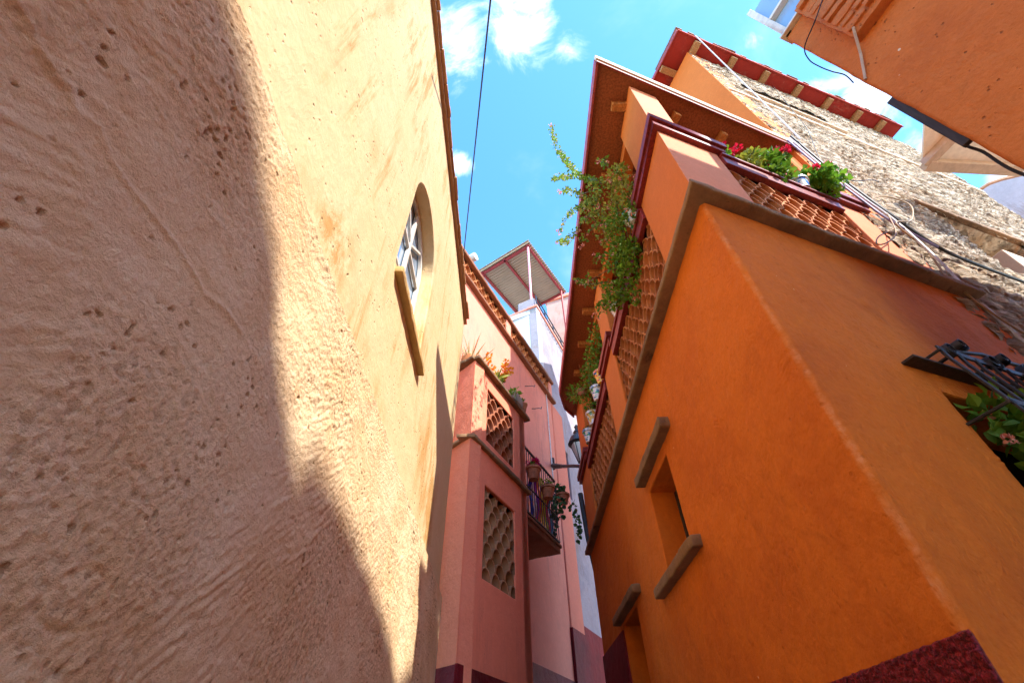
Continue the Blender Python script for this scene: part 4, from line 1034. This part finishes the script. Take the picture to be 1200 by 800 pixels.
# ------------------------------------------------------------------ cables and lantern
def cable(name,pts,r,mat,label,sag=0,cat='cable',group=None,n=14):
    P=[Vector(p) for p in pts]
    if len(P)==2:
        a,b_=P; P=[a.lerp(b_,i/n)+Vector((0,0,-sag*4*(i/n)*(1-i/n))) for i in range(n+1)]
    else:
        # smooth through the points
        out=[]
        for i in range(len(P)-1):
            p0=P[max(i-1,0)];p1=P[i];p2=P[i+1];p3=P[min(i+2,len(P)-1)]
            for k in range(6):
                t=k/6; out.append(.5*((2*p1)+(p2-p0)*t+(2*p0-5*p1+4*p2-p3)*t*t+(3*p1-p0-3*p2+p3)*t**3))
        out.append(P[-1]); P=out
    x=MB(); x.tube(P,r,6); o=x.build(name,mat,smooth=True,base=P[0]); return tag(o,label,cat,group)
a=atr(578,-60,1.05); b_=atr(543,300,11.2)
a=ray(578,-30)*(6.9/ray(578,-30).z); b_=Q.w(*[Q.hit(543,301)[0],0],Q.hit(543,301)[1])
cable('overhead_wire',[a,b_],.012,M['cable'],'thin black wire crossing the open sky above the alley',0)
def SP(px,py,d=.05): s,z=S.hit(px,py,d); return S.w(s,d,z)
# straight pale wire from the eave to the house end
cable('service_wire',[SP(815,42,.42),SP(938,163,.14)],.012,M['cablew'],'pale wire dropping diagonally from the stone house eave',.03)
bd=[(925,162),(970,200),(1012,232),(1048,258)]
for i,(mt_,lab,off) in enumerate((('cableb','violet-grey cable in the bundle along the stone wall, uppermost',-2.5),('cablew','pale cable in the bundle along the stone wall, middle',0),('cable','black cable in the bundle along the stone wall, lowest',2.5))):
    cable('wall_cable',[SP(x_+off*.7,y_-off,.09) for x_,y_ in bd]+([SP(1095,300,.08),SP(1130,336,.08)] if mt_=='cablew' else [SP(1100,290,.07),SP(1150,312,.05),SP(1210,334,.05)]),.015 if mt_!='cable' else .018,M[mt_],lab,group='cables along the stone wall')
cable('tan_cable',[SP(1012,238),SP(1035,230),SP(1066,240,.1),SP(1068,258,.12),SP(1050,262,.1),SP(1085,292,.06),SP(1110,325,.05),SP(1140,350,.05),SP(1175,375,.05),SP(1212,398,.05)],.010,M['cablet'],'tan wire looping loose in front of the stone wall')
cable('loose_wire',[SP(1040,250,.1),SP(1050,272,.15),SP(1040,284,.18),SP(1028,286,.18),SP(1030,277,.16),SP(1048,268,.12)],.007,M['cablet'],'small loose loop of tan wire beside the end pier')
cable('thin_wire',[SP(985,205),SP(1000,212),SP(1020,211),SP(1030,213)],.007,M['cable'],'short thin dark wire end sticking out over the stone wall')
cable('slack_wire',[SP(905,100),SP(925,125),SP(945,150),SP(960,185),SP(975,200)],.006,M['cable'],'thin slack dark wire below the stone house grille window')
x=MB(); s0=3.26
x.tube([R70.w(s0,.03,3.45),R70.w(s0,.03,-1.0)],.018,8)
tag(x.build('corner_conduit',M['pipew'],smooth=True,base=R70.w(s0,.03,-1)),'thin white conduit running down the right end of the orange house','conduit')
def TP(px,py,d=.03): s,z=T.hit(px,py,d); return T.w(s,d,z)
cable('drooping_cable',[TP(966,-6,.14),TP(955,25,.15),TP(943,55,.06),TP(948,70,.0)]+[atr(px,py,3.5) for px,py in ((960,78),(975,84),(990,88))]+[TP(1000,97,0)],.006,M['cable'],'thin black cable drooping from the cornice of the top right building')
cable('side_street_cable',[atr(px,py,3.55) for px,py in ((1118,163),(1135,172),(1152,178),(1170,190),(1188,200),(1215,210))],.010,M['cable'],'thick black cable running past the white canopy')
# lantern
h=thing('street_lantern',(1.62,10.1,5.8),'black iron street lantern on a wall bracket between pink and orange houses','lantern')
p0=Q.w(*[Q.hit(647,546)[0],.02],Q.hit(647,546)[1]); p1=atr(694,547,10.2)
x=MB(); x.tube([p0+Vector((0,0,.25)),p0+Vector((0,0,-.1))],.07,8); x.build('wall_plate',M['iron'],h)
x=MB(); x.tube([p0,p0.lerp(p1,.25)+Vector((0,0,.0))],.085,10,r2=.06); x.tube([p0.lerp(p1,.25),p0.lerp(p1,.6)+Vector((0,0,.02)),p1],.05,8,r2=.04); x.build('arm',M['iron'],h,smooth=True)
lc=atr(681,543,11.3)
x=MB(); 
n=6; bz,tz=.05,.62
for k in range(n):
    a=k*math.pi*2/n; c_,s_=math.cos(a),math.sin(a); x.tube([lc+Vector((.07*c_,.07*s_,bz)),lc+Vector((.25*c_,.25*s_,tz))],.013,5)
x.lathe(lc,[(.01,-.08),(.05,-.04),(.03,0),(.08,.03),(.08,.06),(.01,.06)],12); x.build('cage',M['iron'],h)
x=MB(); x.lathe(lc,[(.28,tz-.02),(.30,tz),(.27,tz+.06),(.20,tz+.22),(.10,tz+.3),(.10,tz+.36),(.12,tz+.37),(.06,tz+.46),(.05,tz+.52),(.07,tz+.56),(.02,tz+.64),(.0,tz+.66)],16); x.build('cap',M['iron'],h,smooth=True)
x=MB(); x.lathe(lc,[(.05,bz+.03),(.22,tz-.04),(.02,tz-.03)],6); x.build('glass',glassy('lantern_glass',(.35,.36,.36),.3),h)
x=MB(); x.tube([lc+Vector((0,0,-.06)),lc+Vector((.12,-.02,-.1)),lc+Vector((.3,0,-.06))],.02,6); x.build('lantern_hook',M['iron'],h)
# black conduit down the gap
e=[atr(px,py,9.75) for px,py in ((680,578),(684,600),(689,628),(694,650),(700,676),(707,708))]
cable('black_drainpipe',e,.055,M['cable'],'black pipe running down beside the far end of the orange house',cat='pipe')

# ------------------------------------------------------------------ light
wd=bpy.data.worlds.new('World'); sc.world=wd; wd.use_nodes=True; nt=wd.node_tree
bg=nt.nodes['Background']; q=NT(nt)
sky_=nt.nodes.new('ShaderNodeTexSky'); sky_.sky_type='NISHITA'; sky_.sun_disc=False
sky_.sun_elevation=rad(SUN_EL); sky_.sun_rotation=rad(SUN_AZ); sky_.air_density=1.0; sky_.dust_density=.6; sky_.ozone_density=1.5; sky_.altitude=1500
hs=nt.nodes.new('ShaderNodeHueSaturation'); hs.inputs['Hue'].default_value=.495; hs.inputs['Saturation'].default_value=1.25; hs.inputs['Value'].default_value=.86; hs.inputs['Value'].default_value=1.0
nt.links.new(sky_.outputs[0],hs.inputs['Color'])
gen=q.tc.outputs['Generated']
cl=None
def dirn(px,py): return ray(px,py).normalized()
for (px,py,sz,w_) in ((600,25,.10,.9),(545,35,.09,.8),(540,192,.03,.8),(670,45,.06,.5),(1060,110,.09,.7),(1020,115,.05,.8),(880,45,.04,.6),(1080,175,.05,.9),(1180,205,.03,.8),(985,85,.05,.5)):
    d=dirn(px,py); vm=nt.nodes.new('ShaderNodeVectorMath'); vm.operation='DISTANCE'; nt.links.new(gen,vm.inputs[0]); vm.inputs[1].default_value=d
    f=q.math('MULTIPLY',q.ramp(vm.outputs['Value'],sz*1.5,0),w_); cl=f if cl is None else q.math('MAXIMUM',cl,f)
nz=q.noise(9,9,.62,gen,.6)
cm=q.math('MULTIPLY',q.ramp(q.math('ADD',q.math('MULTIPLY',cl,.40),q.math('MULTIPLY',nz,.9)),.60,.92),.95)
thin=q.math('MULTIPLY',q.ramp(q.noise(2.2,6,.6,gen,.4),.50,.8),.22)
cm=q.math('MAXIMUM',cm,thin)
mixc=q.mix(cm,hs.outputs[0],(3.1,3.25,3.4))
nt.links.new(mixc,bg.inputs['Color']); bg.inputs['Strength'].default_value=.15
sl=bpy.data.lights.new('sun','SUN'); sl.energy=2.0; sl.angle=rad(.53); sl.color=(1,.95,.87)
so=bpy.data.objects.new('sun',sl); col.objects.link(so); so.rotation_euler=(-sd).to_track_quat('-Z','Y').to_euler()
sc.view_settings.view_transform='Standard'; sc.view_settings.look='None'; sc.view_settings.gamma=1; sc.view_settings.exposure=2.45
sc.view_settings.use_curve_mapping=False
sc.render.engine='CYCLES'; sc.cycles.max_bounces=6; sc.cycles.diffuse_bounces=4; sc.cycles.glossy_bounces=2; sc.cycles.transmission_bounces=2; sc.cycles.use_adaptive_sampling=True; sc.cycles.adaptive_threshold=.02; sc.cycles.caustics_reflective=False; sc.cycles.caustics_refractive=False; sc.cycles.use_denoising=True
